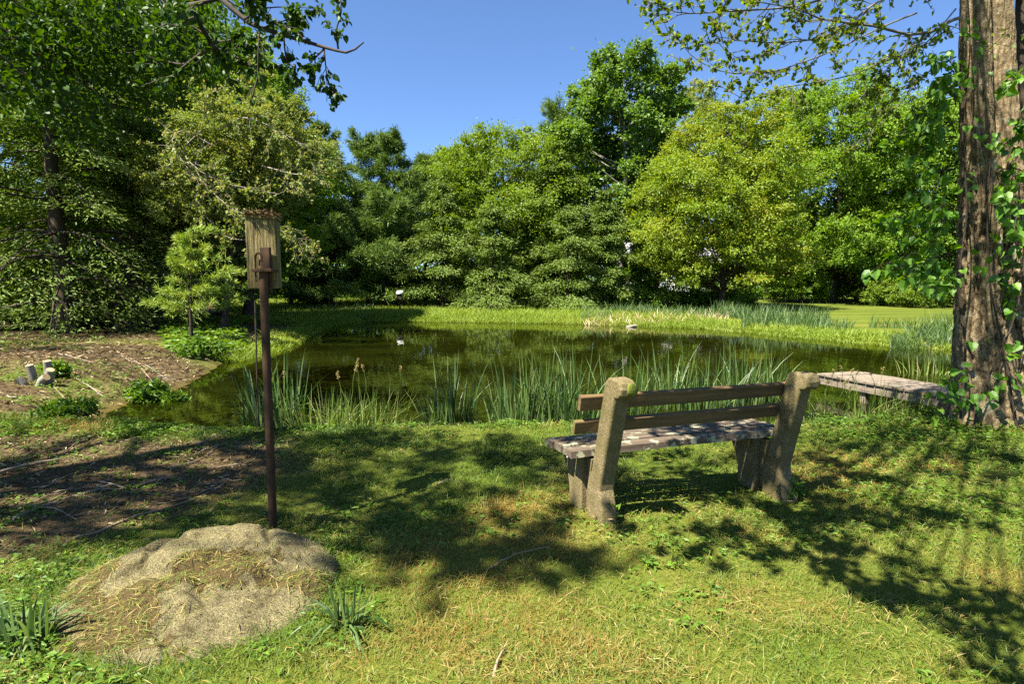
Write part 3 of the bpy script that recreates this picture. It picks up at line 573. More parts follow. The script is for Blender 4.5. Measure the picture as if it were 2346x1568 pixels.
def stem(rows, Yd, seed, extra=None):
    """rows: (dx, dy, radius in photo px)"""
    pts = np.array([P(a_, b_, Yd) for a_, b_, _ in rows]); rr_ = np.array([r_ * 1024 / 2346 / FPX * Yd for _, _, r_ in rows])
    if extra is not None: pts = np.vstack([pts, extra[0]]); rr_ = np.r_[rr_, extra[1]]
    nz_, na_ = 300, 150; s_ = np.linspace(0, 1, nz_); si = np.linspace(0, 1, len(pts))
    p = smooth_path(pts, nz_); r_ = np.interp(s_, si, rr_)[:, None]; z = p[:, 2][:, None]
    a = np.linspace(0, 2 * pi, na_, endpoint=False)[None]
    ca, sa = np.cos(a), np.sin(a)
    warp_ = .9 * (fbm(ca * 2 + seed, sa * 2, z * 1.5, 3) - .5); rid = np.abs(fbm(ca * 3.4 + seed + warp_, sa * 3.4 - warp_, z * 2.4, 4) - .5) * 2; rid2 = np.abs(fbm(ca * 8 + seed, sa * 8, z * 6.5 + seed, 3) - .5) * 2
    flare = 1 + .22 * np.exp(-np.clip(z - rb[2], 0, 9) / .22) * (.6 + .8 * vnoise(ca * 1.6 + seed, sa * 1.6, 0))
    rough_ = .35 + .65 * sstep(4.2, 1.8, z)
    rad = r_ * flare * (1 + .16 * (fbm(ca * 1.2 + seed, sa * 1.2, z * .5, 2) - .5)) + rough_ * (.11 * np.minimum(rid, .35) + .075 * np.minimum(rid2, .3) - .045)
    V = np.stack([p[:, :1] + ca * rad, p[:, 1:2] + sa * rad, np.broadcast_to(z, rad.shape)], -1)
    groove.append((sstep(.13, .02, rid) * .8 * rough_ + .5 * sstep(.12, .02, rid2) * rough_).ravel())
    i_ = np.arange(nz_ - 1)[:, None] * na_; j_ = np.arange(na_)[None]; k_ = (j_ + 1) % na_
    tb.add(V.reshape(-1, 3), np.stack([i_ + j_, i_ + k_, i_ + na_ + k_, i_ + na_ + j_], -1).reshape(-1, 4)); return p
gz = P(2250, 985, 6.0); pa = stem([(2268, 1010, 80), (2260, 900, 64), (2252, 780, 54), (2246, 650, 44), (2242, 500, 37), (2238, 300, 31), (2233, 100, 28), (2231, -100, 26)], 6.0, 3.0, (np.array([[4.3, 6.1, 7.5], [3.9, 6.0, 10]]), [.12, .07]))
pb = stem([(2350, 1010, 92), (2345, 900, 76), (2334, 780, 64), (2316, 600, 48), (2302, 450, 38), (2292, 300, 33), (2284, 100, 30), (2280, -100, 28)], 6.22, 9.0, (np.array([[5.2, 6.6, 7.5], [5.5, 6.8, 10]]), [.12, .07]))
pg = np.concatenate(groove); limb_mb, leaf_mb = MB(), MB()
tb.build('trunk', M['bark_big'], rt, smooth=True, attrs={'groove': pg})
limbs = ([(2202, 40), (2172, 50), (2153, 67), (2083, 80), (2017, 62), (1940, 52), (1877, 42), (1828, 21), (1740, 5), (1650, -10)], 5.9, 5.0, .030, 16, .5), \
        ([(2200, -60), (2100, -30), (2017, 0), (1950, 49), (1877, 87), (1772, 98), (1680, 92), (1600, 105)], 6.0, 5.2, .024, 15, .5), \
        ([(2100, 30), (2017, 63), (1912, 115), (1817, 150), (1751, 168), (1650, 164), (1583, 126), (1566, 100)], 6.4, 5.4, .016, 15, .45), \
        ([(2180, -120), (2000, -60), (1877, 0), (1800, 17), (1667, 26), (1562, 30), (1500, 5)], 6.0, 4.8, .024, 15, .45), \
        ([(2160, 90), (2060, 120), (1964, 168), (1860, 190), (1786, 203), (1712, 227), (1649, 196)], 6.5, 5.8, .013, 12, .45), \
        ([(2190, 130), (2120, 170), (2060, 240), (2010, 290), (1960, 330)], 6.1, 5.6, .013, 9, .4), \
        ([(2190, 20), (2120, 100), (2040, 150), (1960, 240)], 6.2, 6.0, .012, 10, .4), \
        ([(2330, -40), (2400, 60), (2480, 120)], 6.3, 6.0, .03, 9, .5), ([(2200, -200), (2080, -150), (1900, -120), (1750, -80), (1620, -60)], 6.0, 5.0, .03, 14, .55)
for pts, Y0, Y1, r0, ntw, tl in limbs:
    spray(limb_mb, leaf_mb, dpath(pts, Y0, Y1), r0 * .62, .0022, rng, ntw + 10, tl, 4, .046, wf=.9, droop=.1, heart=True, sub=3)
SR = [(1420, 1100, .3, 240), (1510, 1060, .4, 360), (1610, 1075, .4, 360), (1700, 1060, .35, 300), (1480, 1190, .2, 120), (1800, 1120, .3, 300), (1760, 1180, .25, 180), (1620, 1150, .3, 200), (1700, 1010, .4, 300),
      (1860, 1070, .35, 300), (1920, 1030, .45, 360), (2020, 1005, .5, 420), (2120, 1005, .5, 420), (2220, 1030, .45, 360), (2300, 1070, .35, 260), (1840, 1165, .3, 240), (1900, 1225, .25, 220), (1960, 1280, .25, 220), (2030, 1340, .22, 180),
      (2110, 1400, .22, 180), (2060, 1160, .25, 150), (1990, 1180, .22, 150), (2250, 1380, .22, 150), (2340, 1440, .3, 260), (2190, 1420, .15, 90), (2330, 1540, .2, 100), (1350, 1010, .4, 280), (1450, 1000, .35, 240), (1600, 1210, .15, 60), (1700, 1235, .15, 60), (1420, 1230, .12, 50)]
SR = [(a, b, c * 1.25, int(n * .5)) for a, b, c, n in SR] + [(1400 + 900 * rng.rand(), 1080 + 230 * rng.rand(), .1 + .14 * rng.rand(), 60) for _ in range(26)]
for dx, dy, rad, n in SR:
    if blocked(G(dx, dy), rad): continue
    gy0 = G(dx, dy)[1]; h = (1.4 + .56 * gy0) / (1 + .56 * .29) + .35 + .5 * rng.rand(); clump(limb_mb, leaf_mb, shade(dx, dy, h), rad, n, .085, rng, pa[-40 + rng.randint(30)], r0=.010)
# crown above the frame over the trunk, dappling the bark
for q in range(12):
    a = rng.rand() * 2 * pi; r_ = 2.0 * np.sqrt(rng.rand()); clump(limb_mb, leaf_mb, [5.9 + r_ * cos(a), 6.3 + r_ * sin(a), 7.5 + 3.5 * rng.rand()], .7, 300, .085, rng, pa[-20], r0=.012)
for zt, off, n in ((1.0, 2.6, 40), (2.3, 2.4, 40), (3.2, 2.6, 40)):
    c = np.array([4.75, 5.7, zt]) + SUNV * off * 1.7; clump(limb_mb, leaf_mb, c, .3, n, .085, rng, pa[-60], r0=.015, heart=True)
limb_mb.build('limb', M['bark_mid'], rt, smooth=True); leaf_mb.build('crown', M['yellowgreen2'], rt)

# climbing vine with large heart-shaped leaves
rng = np.random.RandomState(83); vb = on(*P(2190, 960, 5.75)[:2])
vine = thing('climbing_vine', 'vine with large heart-shaped bright leaves climbing the rough trunk on the right', 'vine', tuple(vb)); tb, lb = MB(), MB()
for pts in ([(2200, 960), (2212, 800), (2196, 650), (2215, 480), (2205, 300), (2222, 120), (2215, -40)], [(2330, 980), (2300, 800), (2270, 660), (2262, 480), (2275, 300)], [(2230, 985), (2250, 900), (2320, 740), (2346, 600), (2330, 400)]):
    p = smooth_path(dpath(pts, 5.62, 5.72), 24); q = MB(); tube(q, p, np.linspace(.011, .005, 24), 5); q.build('stem', M['twig_dark'], vine, smooth=True)
def shoots(x0, y0, x1, y1, n, Yd, tl, ntw, nl, ls):
    for q in range(n):
        f = rng.rand(); a_ = (x0[0] + (x0[1] - x0[0]) * f, y0[0] + (y0[1] - y0[0]) * f); e = (x1[0] + (x1[1] - x1[0]) * rng.rand(), a_[1] + y1[0] + (y1[1] - y1[0]) * rng.rand())
        yy = Yd + rng.normal() * .25
        tb = MB(); spray(tb, lb, dpath([a_, ((a_[0] + e[0]) / 2, (a_[1] + e[1]) / 2 - 18), e], 5.75, yy), .006, .002, rng, ntw, tl, nl, ls, wf=.85, droop=.8, heart=True, sub=1, npt=8, start=.3); tb.build('shoot', M['twig_dark'], vine, smooth=True)
shoots((2195, 2185), (150, 330), (2040, 2150), (10, 90), 9, 5.6, .2, 5, 2, .088)
shoots((2190, 2180), (330, 620), (2050, 2150), (0, 80), 8, 5.6, .2, 5, 2, .088)
shoots((2185, 2185), (500, 640), (2000, 2100), (-10, 40), 5, 5.6, .16, 5, 3, .10)
shoots((2192, 2186), (60, 700), (2115, 2180), (-60, 20), 9, 5.35, .2, 5, 2, .088)
shoots((2350, 2340), (150, 640), (2280, 2330), (0, 90), 11, 5.6, .14, 5, 2, .092)
for dx, dy, n in ((2215, 70, 12), (2225, 190, 7), (2250, 330, 5), (2215, 420, 6), (2230, 270, 4), (2275, 590, 8), (2215, 620, 6), (2320, 480, 10), (2180, 880, 14), (2205, 900, 12), (2160, 930, 12), (2280, 880, 9), (2230, 760, 4), (2320, 800, 8), (2330, 880, 8), (2300, 680, 5)):
    o = P(dx, dy, 5.5); k = n; B = o + rng.normal(size=(k, 3)) * [.09, .06, .10]; Dq = unit(rng.normal(size=(k, 3)) * .7 + [0, -.3, -.7]); Nn = unit(rng.normal(size=(k, 3)) * .5 + [0, -.7, .6])
    big_leaves(lb, B, Dq, Nn, .085 * (.7 + .6 * rng.rand(k)), .075 * (.7 + .5 * rng.rand(k)), rng.rand(k))
lb.build('foliage', M['vine'], vine)
# slim tree at the right border
rng = np.random.RandomState(84); sb = on(*P(2420, 900, 7.2)[:2]); st_ = thing('slim_tree', 'slim leaning tree trunk at the right border of the photo behind the vine', 'tree', tuple(sb)); tb, lb = MB(), MB()
p = smooth_path(np.vstack([sb[None] - [0, 0, .2], dpath([(2385, 700), (2352, 450), (2338, 200), (2345, -80)], 7.2, 7.2)]), 16); tube(tb, p, np.linspace(.15, .06, 16), 10)
for pts in ([(2340, 200), (2370, 120), (2400, 60)], [(2345, 20), (2330, -20), (2300, -60)], [(2348, 300), (2380, 270), (2420, 250)]): spray(tb, lb, dpath(pts, 7.2, 7.0), .02, .004, rng, 8, .5, 5, .09, heart=True)
tb.build('trunk', M['bark'], st_, smooth=True); lb.build('crown', M['vine'], st_)

# pine sapling in front of the left wood
rng = np.random.RandomState(85); pb_ = on(*G(438, 778)[:2]); pb_[2] = height(pb_[0], pb_[1])
Yp = pb_[1]; Hs = topz(455, 525, Yp) - pb_[2]
sap = thing('pine_sapling', 'young pine with yellow-green needles and rusty tips at the end of the mulch bank', 'tree', tuple(pb_)); tb, lb = MB(), MB()
tp = smooth_path([pb_ - [0, 0, .1], pb_ + [.03, 0, Hs * .3], pb_ + [.1, 0, Hs * .6], pb_ + [.22, 0, Hs]], 12); tube(tb, tp, np.linspace(.055, .01, 12), 6)
for q in range(46):
    f = min(1, (.33, .46, .58, .70, .81, .90, .97)[rng.randint(7)] + .012 * rng.normal()); o = np.array([np.interp(f, np.linspace(0, 1, 12), tp[:, c]) for c in range(3)]); a = rng.rand() * 2 * pi
    Ln = hw(165, Yp) * (1.04 - f) * (.5 + .6 * rng.rand()) * (1 + .35 * cos(a)) + .12; d = np.array([cos(a), sin(a), .12 + .35 * f]); e = o + d * Ln; br = wiggle(o, e, 6, .03, rng, sag=-.06)
    tube(tb, br, np.linspace(.014, .004, 6), 4, cap=False)
    for g in range(int(6 + 8 * Ln)):
        ff = .3 + .7 * rng.rand(); c = np.array([np.interp(ff, np.linspace(0, 1, 6), br[:, k]) for k in range(3)]) + rng.normal(size=3) * .10 * [1, 1, .35]
        k = 15; rr_ = .25 + rng.rand() * .5 if rng.rand() > .004 else 1.0
        leaves(lb, np.tile(c, (k, 1)), unit(d * .8 + rng.normal(size=(k, 3)) * .6), unit(rng.normal(size=(k, 3))), .19 * (.7 + .5 * rng.rand(k)), .020, rr_, fold=0)
tb.build('trunk', M['bark'], sap, smooth=True); lb.build('crown', M['sapling'], sap)

# ------------------------------------------------------------------ house glimpsed through the trees
hb_ = spot(1545, 62); house = thing('house', 'pale grey house glimpsed through the trees beyond the far shore', 'house', tuple(hb_))
hx, hy, hz = hb_; pw, pd, ph = 4.6, 3.5, 4.2
mw, mr, mt = surf('siding_grey', (.24, .27, .30), (.32, .35, .38), (1, 1, 14), bump=.3), surf('shingle_grey', (.16, .16, .17), (.26, .26, .27), (6, 6, 6)), surf('trim_white', (.75, .75, .73), (.82, .82, .8), (5, 5, 5))
mgls, _t, _o, _N, _L = nodes('pane_glass'); _b = _N('BsdfPrincipled', Roughness=.08); _b.inputs['Base Color'].default_value = (.02, .025, .03, 1); _L(_b.outputs[0], _o.inputs[0])
q = MB(); rbox(q, (hx - pw, hy, hz), (hx + pw, hy + 2 * pd, hz + ph), bev=0)
q.add([(hx - pw, hy, hz + ph), (hx - pw, hy + 2 * pd, hz + ph), (hx - pw, hy + pd, hz + ph + 1.9), (hx + pw, hy, hz + ph), (hx + pw, hy + 2 * pd, hz + ph), (hx + pw, hy + pd, hz + ph + 1.9)], [[0, 2, 1], [3, 4, 5]]); q.build('wall', mw, house)
q = MB()
for s_ in (-1, 1):
    yo = hy + pd + s_ * (pd + .4); e = [(hx - pw - .3, yo, hz + ph - .2), (hx + pw + .3, yo, hz + ph - .2), (hx + pw + .3, hy + pd, hz + ph + 1.98), (hx - pw - .3, hy + pd, hz + ph + 1.98)]
    q.add(np.vstack([e, np.array(e) + [0, 0, .12]]), BOXF)
rf = q.build('roof', mr, house)
q = MB(); rbox(q, (hx - pw - .3, hy - .43, hz + ph - .42), (hx + pw + .3, hy - .36, hz + ph - .1), bev=0); q.build('fascia', mt, rf)
for x_, z_, w_, h_ in ((-3.2, 2.6, .5, .6), (-.9, 2.6, .5, .6), (1.0, 2.6, .5, .6), (3.1, 2.6, .5, .6), (-2.4, .9, .6, .6), (2.2, .9, .6, .6)):
    q = MB(); cx, cz = hx + x_, hz + z_
    for lo_, hi_ in (((-w_ - .1, -h_ - .1), (w_ + .1, -h_)), ((-w_ - .1, h_), (w_ + .1, h_ + .1)), ((-w_ - .1, -h_), (-w_, h_)), ((w_, -h_), (w_ + .1, h_)), ((-.03, -h_), (.03, h_))):
        rbox(q, (cx + lo_[0], hy - .06, cz + lo_[1]), (cx + hi_[0], hy - .005, cz + hi_[1]), bev=0)
    wf_ = q.build('window', mt, house); q = MB(); rbox(q, (cx - w_, hy - .03, cz - h_), (cx + w_, hy - .01, cz + h_), bev=0); q.build('pane', mgls, wf_)
q = MB(); rbox(q, (hx - .45 - .0, hy - .04, hz), (hx + .45, hy - .004, hz + 1.6), bev=0); q.build('door', mt, house)

# ------------------------------------------------------------------ bench
bl, br_ = G(1375, 1192), G(1778, 1132); bl[2] = br_[2] = 0
ux = unit(br_ - bl); uy = np.array([-ux[1], ux[0], 0]); blen = np.linalg.norm(br_ - bl)
bench = thing('park_bench', 'weathered plank bench with concrete ends seen from behind, facing the pond', 'bench', tuple(bl))
def BM(V): return bl + V[:, :1] * ux + V[:, 1:2] * uy + V[:, 2:] * np.array([0, 0, 1.])
def woodmat(name, c1, c2, axis, c3=None, lim=(.55, .62), c3s=6):
    sc = [26, 26, 26]; sc[axis] = 1.6
    return surf(name, c1, c2, tuple(sc), detail=9, bump=.5, bdist=.006, c3=c3, c3scale=c3s, c3lim=lim)
def localtex(mat, ang):
    """rotate the wood grain into the board's direction"""
    for n_ in mat.node_tree.nodes:
        if n_.type == 'MAPPING': n_.vector_type = 'TEXTURE'; s_ = n_.inputs['Scale'].default_value; n_.inputs['Scale'].default_value = tuple(1 / c for c in s_); n_.inputs['Rotation'].default_value = (0, 0, ang)
    return mat
bang = math.atan2(ux[1], ux[0])
M['board'] = localtex(woodmat('bench_board', (.045, .028, .012), (.15, .095, .04), 0, (.10, .09, .02), (.56, .68), 5), bang)
M['seatwood'] = localtex(woodmat('bench_seat_wood', (.04, .028, .018), (.13, .10, .07), 0, (.27, .265, .17), (.54, .58), 11), bang)
M['concrete'] = surf('bench_concrete', (.06, .045, .02), (.24, .19, .10), (90, 90, 90), detail=6, bump=1.0, bdist=.006, c3=(.085, .07, .022), c3scale=7, c3lim=(.40, .66), mid=(.14, .108, .052))
M['moss'] = surf('moss', (.06, .08, .01), (.16, .18, .02), (40, 40, 40), bump=.9, bdist=.02)
rng = np.random.RandomState(21)
def prism(mb, prof, x0, x1, bev=.012):
    import bmesh
    bm = bmesh.new(); vs = [bm.verts.new((x0, y_, z_)) for y_, z_ in prof]; f = bm.faces.new(vs)
    e = bmesh.ops.extrude_face_region(bm, geom=[f]); 
    for g in e['geom']:
        if isinstance(g, bmesh.types.BMVert): g.co.x = x1
    bmesh.ops.recalc_face_normals(bm, faces=bm.faces[:])
    ed = [e_ for e_ in bm.edges if abs(e_.verts[0].co.x - e_.verts[1].co.x) < 1e-6]
    bmesh.ops.bevel(bm, geom=ed, offset=bev, segments=3, profile=.5, affect='EDGES', clamp_overlap=True)
    bmesh.ops.triangulate(bm, faces=bm.faces[:])
    V = np.array([v_.co for v_ in bm.verts]); F = np.array([[v_.index for v_ in f_.verts] for f_ in bm.faces]); bm.free()
    V = V + ((fbm(V[:, 0] * 30, V[:, 1] * 30, V[:, 2] * 30)[:, None] - .5) * .002)
    mb.add(BM(V), F)
POSTP = [(-.12, -.05), (-.105, .10), (-.07, .20), (-.075, .24), (-.205, .755), (-.245, .762), (-.27, .785), (-.275, .815), (-.262, .845), (-.235, .862), (-.16, .868), (-.125, .862), (-.10, .845), (-.085, .81), (.055, .24), (.075, .16), (.085, -.05)]
LEGP = [(.13, -.05), (.13, .375), (.47, .375), (.475, .345), (.43, .32), (.38, .275), (.335, .20), (.31, .12), (.30, -.05)]
for k, x_ in enumerate((0.0, blen)):
    mb = MB(); prism(mb, POSTP, x_ - .052, x_ + .052, .014); prism(mb, [(.05, .02), (.05, .36), (.14, .36), (.14, .02)], x_ - .028, x_ + .028, .004); prism(mb, LEGP, x_ - .046 - .02, x_ + .046 - .02, .01)
    if k == 0:
        Vs = mb.V[0] ; hz_ = np.clip(Vs[:, 2:3], 0, 1); mb.V[0] = Vs + hz_ * (ux * .022 + np.array([0, 0, .035]))
    leg = mb.build('leg', M['concrete'], bench, smooth=False)
    if k == 0:
        mb = MB(); n = 300; aa = rng.rand(n) * 2 * pi; cc = BM(np.array([[.040, -.268, .842]]))[0]
        th = np.linspace(0, pi, 9); ph_ = np.linspace(0, 2 * pi, 14, endpoint=False); T_, F_ = np.meshgrid(th, ph_, indexing='ij')
        Vm = np.stack([.038 * np.sin(T_) * np.cos(F_), .020 * np.sin(T_) * np.sin(F_), .038 * np.cos(T_)], -1).reshape(-1, 3); Vm *= (1 + .5 * (fbm(Vm[:, 0] * 90, Vm[:, 1] * 90, Vm[:, 2] * 90) - .5))[:, None]
        Vm = cc + Vm[:, :1] * ux + Vm[:, 1:2] * uy + Vm[:, 2:] * np.array([0, 0, 1.])
        i_, j_ = np.meshgrid(np.arange(8), np.arange(14), indexing='ij'); k_ = (j_ + 1) % 14
        mb.add(Vm, np.stack([i_ * 14 + j_, i_ * 14 + k_, (i_ + 1) * 14 + k_, (i_ + 1) * 14 + j_], -1).reshape(-1, 4)); mb.build('moss_patch', M['moss'], leg, smooth=True)
def board(name, mat, x0, x1, yz, wd, th, ang, par=bench, warp=.004):
    """plank along the bench: wd across, th thick, tilted by ang about the length"""
    nx = 24; prof = [(-wd / 2, -th / 2), (-wd / 2 + .003, th / 2 - .002), (-wd / 2 + .008, th / 2), (wd / 2 - .008, th / 2), (wd / 2 - .003, th / 2 - .002), (wd / 2, -th / 2 + .003), (wd / 2 - .005, -th / 2), (-wd / 2 + .005, -th / 2)]
    pr = np.array(prof); c_, s_ = cos(ang), sin(ang); np_ = len(pr); xs = np.linspace(x0, x1, nx); V = []
    for q_, xx in enumerate(xs):
        jit = (vnoise(xx * 9 + np.arange(np_) * 3.1, yz[0] * 50, yz[1] * 40) - .5) * .006; a_ = pr[:, 0] + jit; b_ = pr[:, 1] + jit * .6 + warp * sin(xx * 2.1)
        V.append(np.stack([np.full(np_, xx), yz[0] + a_ * c_ - b_ * s_, yz[1] + a_ * s_ + b_ * c_], -1))
    V = np.concatenate(V); mb = MB(); i_ = np.arange(nx - 1)[:, None] * np_; j_ = np.arange(np_)[None]; k_ = (j_ + 1) % np_
    mb.add(BM(V), np.stack([i_ + j_, i_ + np_ + j_, i_ + np_ + k_, i_ + k_], -1).reshape(-1, 4))
    for e in (0, nx - 1):
        c0 = V[e * np_:(e + 1) * np_]; vv = np.vstack([c0, c0.mean(0)[None]]); q_ = np.arange(np_); f_ = np.stack([q_, (q_ + 1) % np_, np.full(np_, np_)], -1); mb.add(BM(vv), f_ if e == 0 else f_[:, ::-1])
    return mb.build(name, mat, par)
tilt = math.atan2(.41, -.10)
board('backrest_board', M['board'], -.17, blen + .20, (-.046, .738), .092, .032, tilt)
board('backrest_board', M['board'], -.19, blen + .16, (-.014, .590), .085, .032, tilt)
for k, y_ in enumerate((.125, .245, .365)):
    board('seat_plank', M['seatwood'], -.165 - .012 * k, blen + .15, (y_, .40 + .004 * (k == 1)), .108, .042, 0)
M['zinc'] = surf('bolt_zinc', (.4, .38, .34), (.6, .58, .52), (30, 30, 30))
for x_ in (-.13, blen - .13):
    for y_ in (.2, .4): mb = MB(); tube(mb, BM(np.array([[x_, y_, .382], [x_, y_, .345]])), .006, 8); mb.build('bolt', M['zinc'], bench)

# ------------------------------------------------------------------ nest box on its rusty pipe
Yn = 3.3; base_p = G(626, 1214); Yn = base_p[1]; top_p = P(603, 622, Yn)
nest = thing('birdhouse', 'large weathered nest box with a mossy roof on a rusty iron pipe', 'birdhouse', tuple(base_p))
M['rust'] = surf('rusty_iron', (.016, .009, .005), (.07, .032, .012), (30, 30, 12), detail=9, bump=.5, bdist=.004, rough=.8)
M['greywood'] = surf('nest_box_wood', (.012, .009, .003), (.40, .33, .17), (75, 75, 4.5), detail=10, bump=1.0, bdist=.02, c3=(.10, .08, .02), c3scale=9, c3lim=(.52, .72), mid=(.15, .115, .04))
mb = MB(); tube(mb, smooth_path([base_p - [0, 0, .15], base_p * .5 + top_p * .5, top_p], 10), .0235, 14); nest_pole = mb.build('pole', M['rust'], nest, smooth=True)
c = P(599, 582, Yn + .06); wx, wz = .080, .196
lean = math.atan2((base_p - top_p)[0], (top_p - base_p)[2]); yaw = radians(11)
def NM(V):
    x_, y_, z_ = V[:, 0], V[:, 1], V[:, 2]; x2 = x_ + z_ * -math.tan(lean); 
    return c + np.stack([x2 * cos(yaw) - y_ * sin(yaw), x2 * sin(yaw) + y_ * cos(yaw), z_], -1)
mb = MB(); rbox(mb, (-wx, 0, -wz), (wx, .02, wz), NM, .003); mb.build('back_panel', M['greywood'], nest)
for s_ in (-1, 1):
    mb = MB(); rbox(mb, (s_ * wx - (.02 if s_ > 0 else 0), .0215, -wz + .004), (s_ * wx + (0 if s_ > 0 else .02), .125, wz - .004), NM, .003); mb.build('side_panel', M['greywood'], nest)
mb = MB(); rbox(mb, (-wx + .021, .126, -wz), (wx - .021, .145, wz - .01), NM, .003); mb.build('front_panel', M['greywood'], nest)
mb = MB(); rbox(mb, (-wx + .021, .022, -wz + .01), (wx - .021, .125, -wz + .03), NM, .002); mb.build('floor_panel', M['greywood'], nest)
mb = MB(); rbox(mb, (-wx - .004, -.006, wz + .002), (wx + .004, .16, wz + .022), NM, .004); roof = mb.build('roof', M['greywood'], nest)
mb = MB(); rng = np.random.RandomState(4); nx_, ny_ = 40, 20; gx_, gy_ = np.meshgrid(np.linspace(-wx - .004, wx + .004, nx_), np.linspace(-.012, .152, ny_), indexing='ij')
hh = wz + .022 + .028 * fbm(gx_ * 45, gy_ * 45) * np.minimum(1, np.minimum(wx + .008 - np.abs(gx_), np.minimum(gy_ + .016, .165 - gy_)) / .012)
i_, j_ = np.meshgrid(np.arange(nx_ - 1), np.arange(ny_ - 1), indexing='ij'); a_ = i_ * ny_ + j_
mb.add(NM(np.stack([gx_, gy_, hh], -1).reshape(-1, 3)), np.stack([a_, a_ + ny_, a_ + ny_ + 1, a_ + 1], -1).reshape(-1, 4))
n = 420; B = NM(np.stack([(rng.rand(n) * 2 - 1) * wx, -.014 + .18 * rng.rand(n) ** 2, wz + .016 + .024 * rng.rand(n)], -1)); leaves(mb, B, rng.normal(size=(n, 3)) + [0, -.4, 0], unit(rng.normal(size=(n, 3)) + [0, 0, .6]), .03, .008, rng.rand(n))
mb.build('moss_litter', surf('roof_litter', (.05, .03, .012), (.20, .11, .05), (60, 60, 60), bump=.8, bdist=.01, c3=(.10, .11, .02), c3scale=25, c3lim=(.5, .6)), roof)
tx, tz_ = top_p[0], top_p[2]
mb = MB(); rbox(mb, (tx - .028, Yn + .028, tz_ - .12), (tx + .026, Yn + .056, tz_ + .135), None, .003)           # strap screwed to the box
rbox(mb, (tx - .05, Yn - .04, tz_ - .004), (tx + .062, Yn + .058, tz_ + .014), None, .004)                       # cap plate
hk = smooth_path([(tx - .036, Yn - .02, tz_ - .06), (tx - .034, Yn - .02, tz_ + .03), (tx - .03, Yn - .02, tz_ + .085), (tx - .014, Yn - .02, tz_ + .10), (tx + .002, Yn - .02, tz_ + .085), (tx + .002, Yn - .02, tz_ + .05)], 16); tube(mb, hk, .0055, 8)
tube(mb, [(tx - .012, Yn - .02, tz_ + .03), (tx - .008, Yn - .022, tz_ + .065)], .004, 6)
mb.build('bracket', M['rust'], nest)
# small birdhouse across the pond
fb = P(916, 712, 33.5); fb = on(fb[0], fb[1]); s1 = hw(1, 33.5); zt = topz(916, 670, 33.5)
far = thing('birdhouse', 'small birdhouse with a white roof on a thin dark post across the pond', 'birdhouse', tuple(fb))
mb = MB(); tube(mb, [fb - [0, 0, .2], (fb[0], fb[1], zt - .3)], .055, 8); mb.build('pole', M['twig_dark'], far)
mb = MB(); rbox(mb, (fb[0] - .14, fb[1] - .14, zt - .42), (fb[0] + .14, fb[1] + .14, zt - .05), None, .01); mb.build('box', M['twig_dark'], far)
mb = MB(); q_ = np.array([(-.17, -.2, -.10), (.17, -.2, -.10), (.17, .2, .05), (-.17, .2, .05)]) + [fb[0], fb[1], zt]; mb.add(np.vstack([q_, q_ + [0, 0, .04]]), BOXF); mb.build('roof', mt, far)
# thin stakes
def stake(label, dx, dy0, dy1, Yd, r_, mat, name='thin_stake', lean_=0.0):
    b0 = P(dx, dy0, Yd); b0 = on(b0[0], Yd); mb = MB(); tube(mb, [b0 - [0, 0, .1], (b0[0] + lean_, Yd, topz(dx, dy1, Yd))], r_, 6); o = mb.build(name, M[mat]); tag(o, label, 'stake'); return o
stake('thin dark stake in the bright far grass right of the nest box', 655, 735, 660, 31, .025, 'twig_dark')
stake('thin dark rod standing close behind the rusty pipe at the water edge', 590, 960, 690, 6.6, .009, 'twig_dark', name='thin_rod', lean_=.03)

# ------------------------------------------------------------------ plank dock
dk = thing('plank_dock', 'grey plank dock reaching over the water beside the ivy-clad tree', 'dock', tuple(G(2020, 880, -.1)))
M['dockwood'] = surf('dock_wood', (.09, .068, .05), (.235, .195, .145), (30, 5, 30), detail=9, bump=.5, bdist=.006)
d0, d1 = G(1872, 856, .03), G(2165, 908, .03); dd = unit(d1 - d0); dn = np.array([-dd[1], dd[0], 0])
if dn[0] < 0: dn = -dn
Ld = np.linalg.norm(d1 - d0) + .7; Wd = .82
def DM(V): return d0 + V[:, :1] * dd + V[:, 1:2] * dn + V[:, 2:] * np.array([0, 0, 1.])
mb = MB(); rng = np.random.RandomState(3); x_ = 0.0
while x_ < Ld:
    w_ = .135; rbox(mb, (x_, -.012 + .012 * rng.rand(), -.03), (x_ + w_, Wd + .012 * rng.rand(), .009 * rng.rand()), DM, .004); x_ += w_ + .013
mb.build('deck', M['dockwood'], dk)
mb = MB(); rbox(mb, (.0, .02, -.165), (Ld, .06, -.033), DM, .004); mb.build('side_beam', M['dockwood'], dk)
mb = MB(); rbox(mb, (.0, Wd - .06, -.165), (Ld, Wd - .02, -.033), DM, .004); mb.build('side_beam', M['dockwood'], dk)
mb = MB(); rbox(mb, (.0, .062, -.16), (.04, Wd - .062, -.034), DM, .004); mb.build('end_beam', M['dockwood'], dk)
for x_, y_ in ((.75, .062), (.75, Wd - .152)):
    mb = MB(); rbox(mb, (x_, y_, -1.3), (x_ + .09, y_ + .09, -.034), DM, .005); mb.build('post', M['dockwood'], dk)

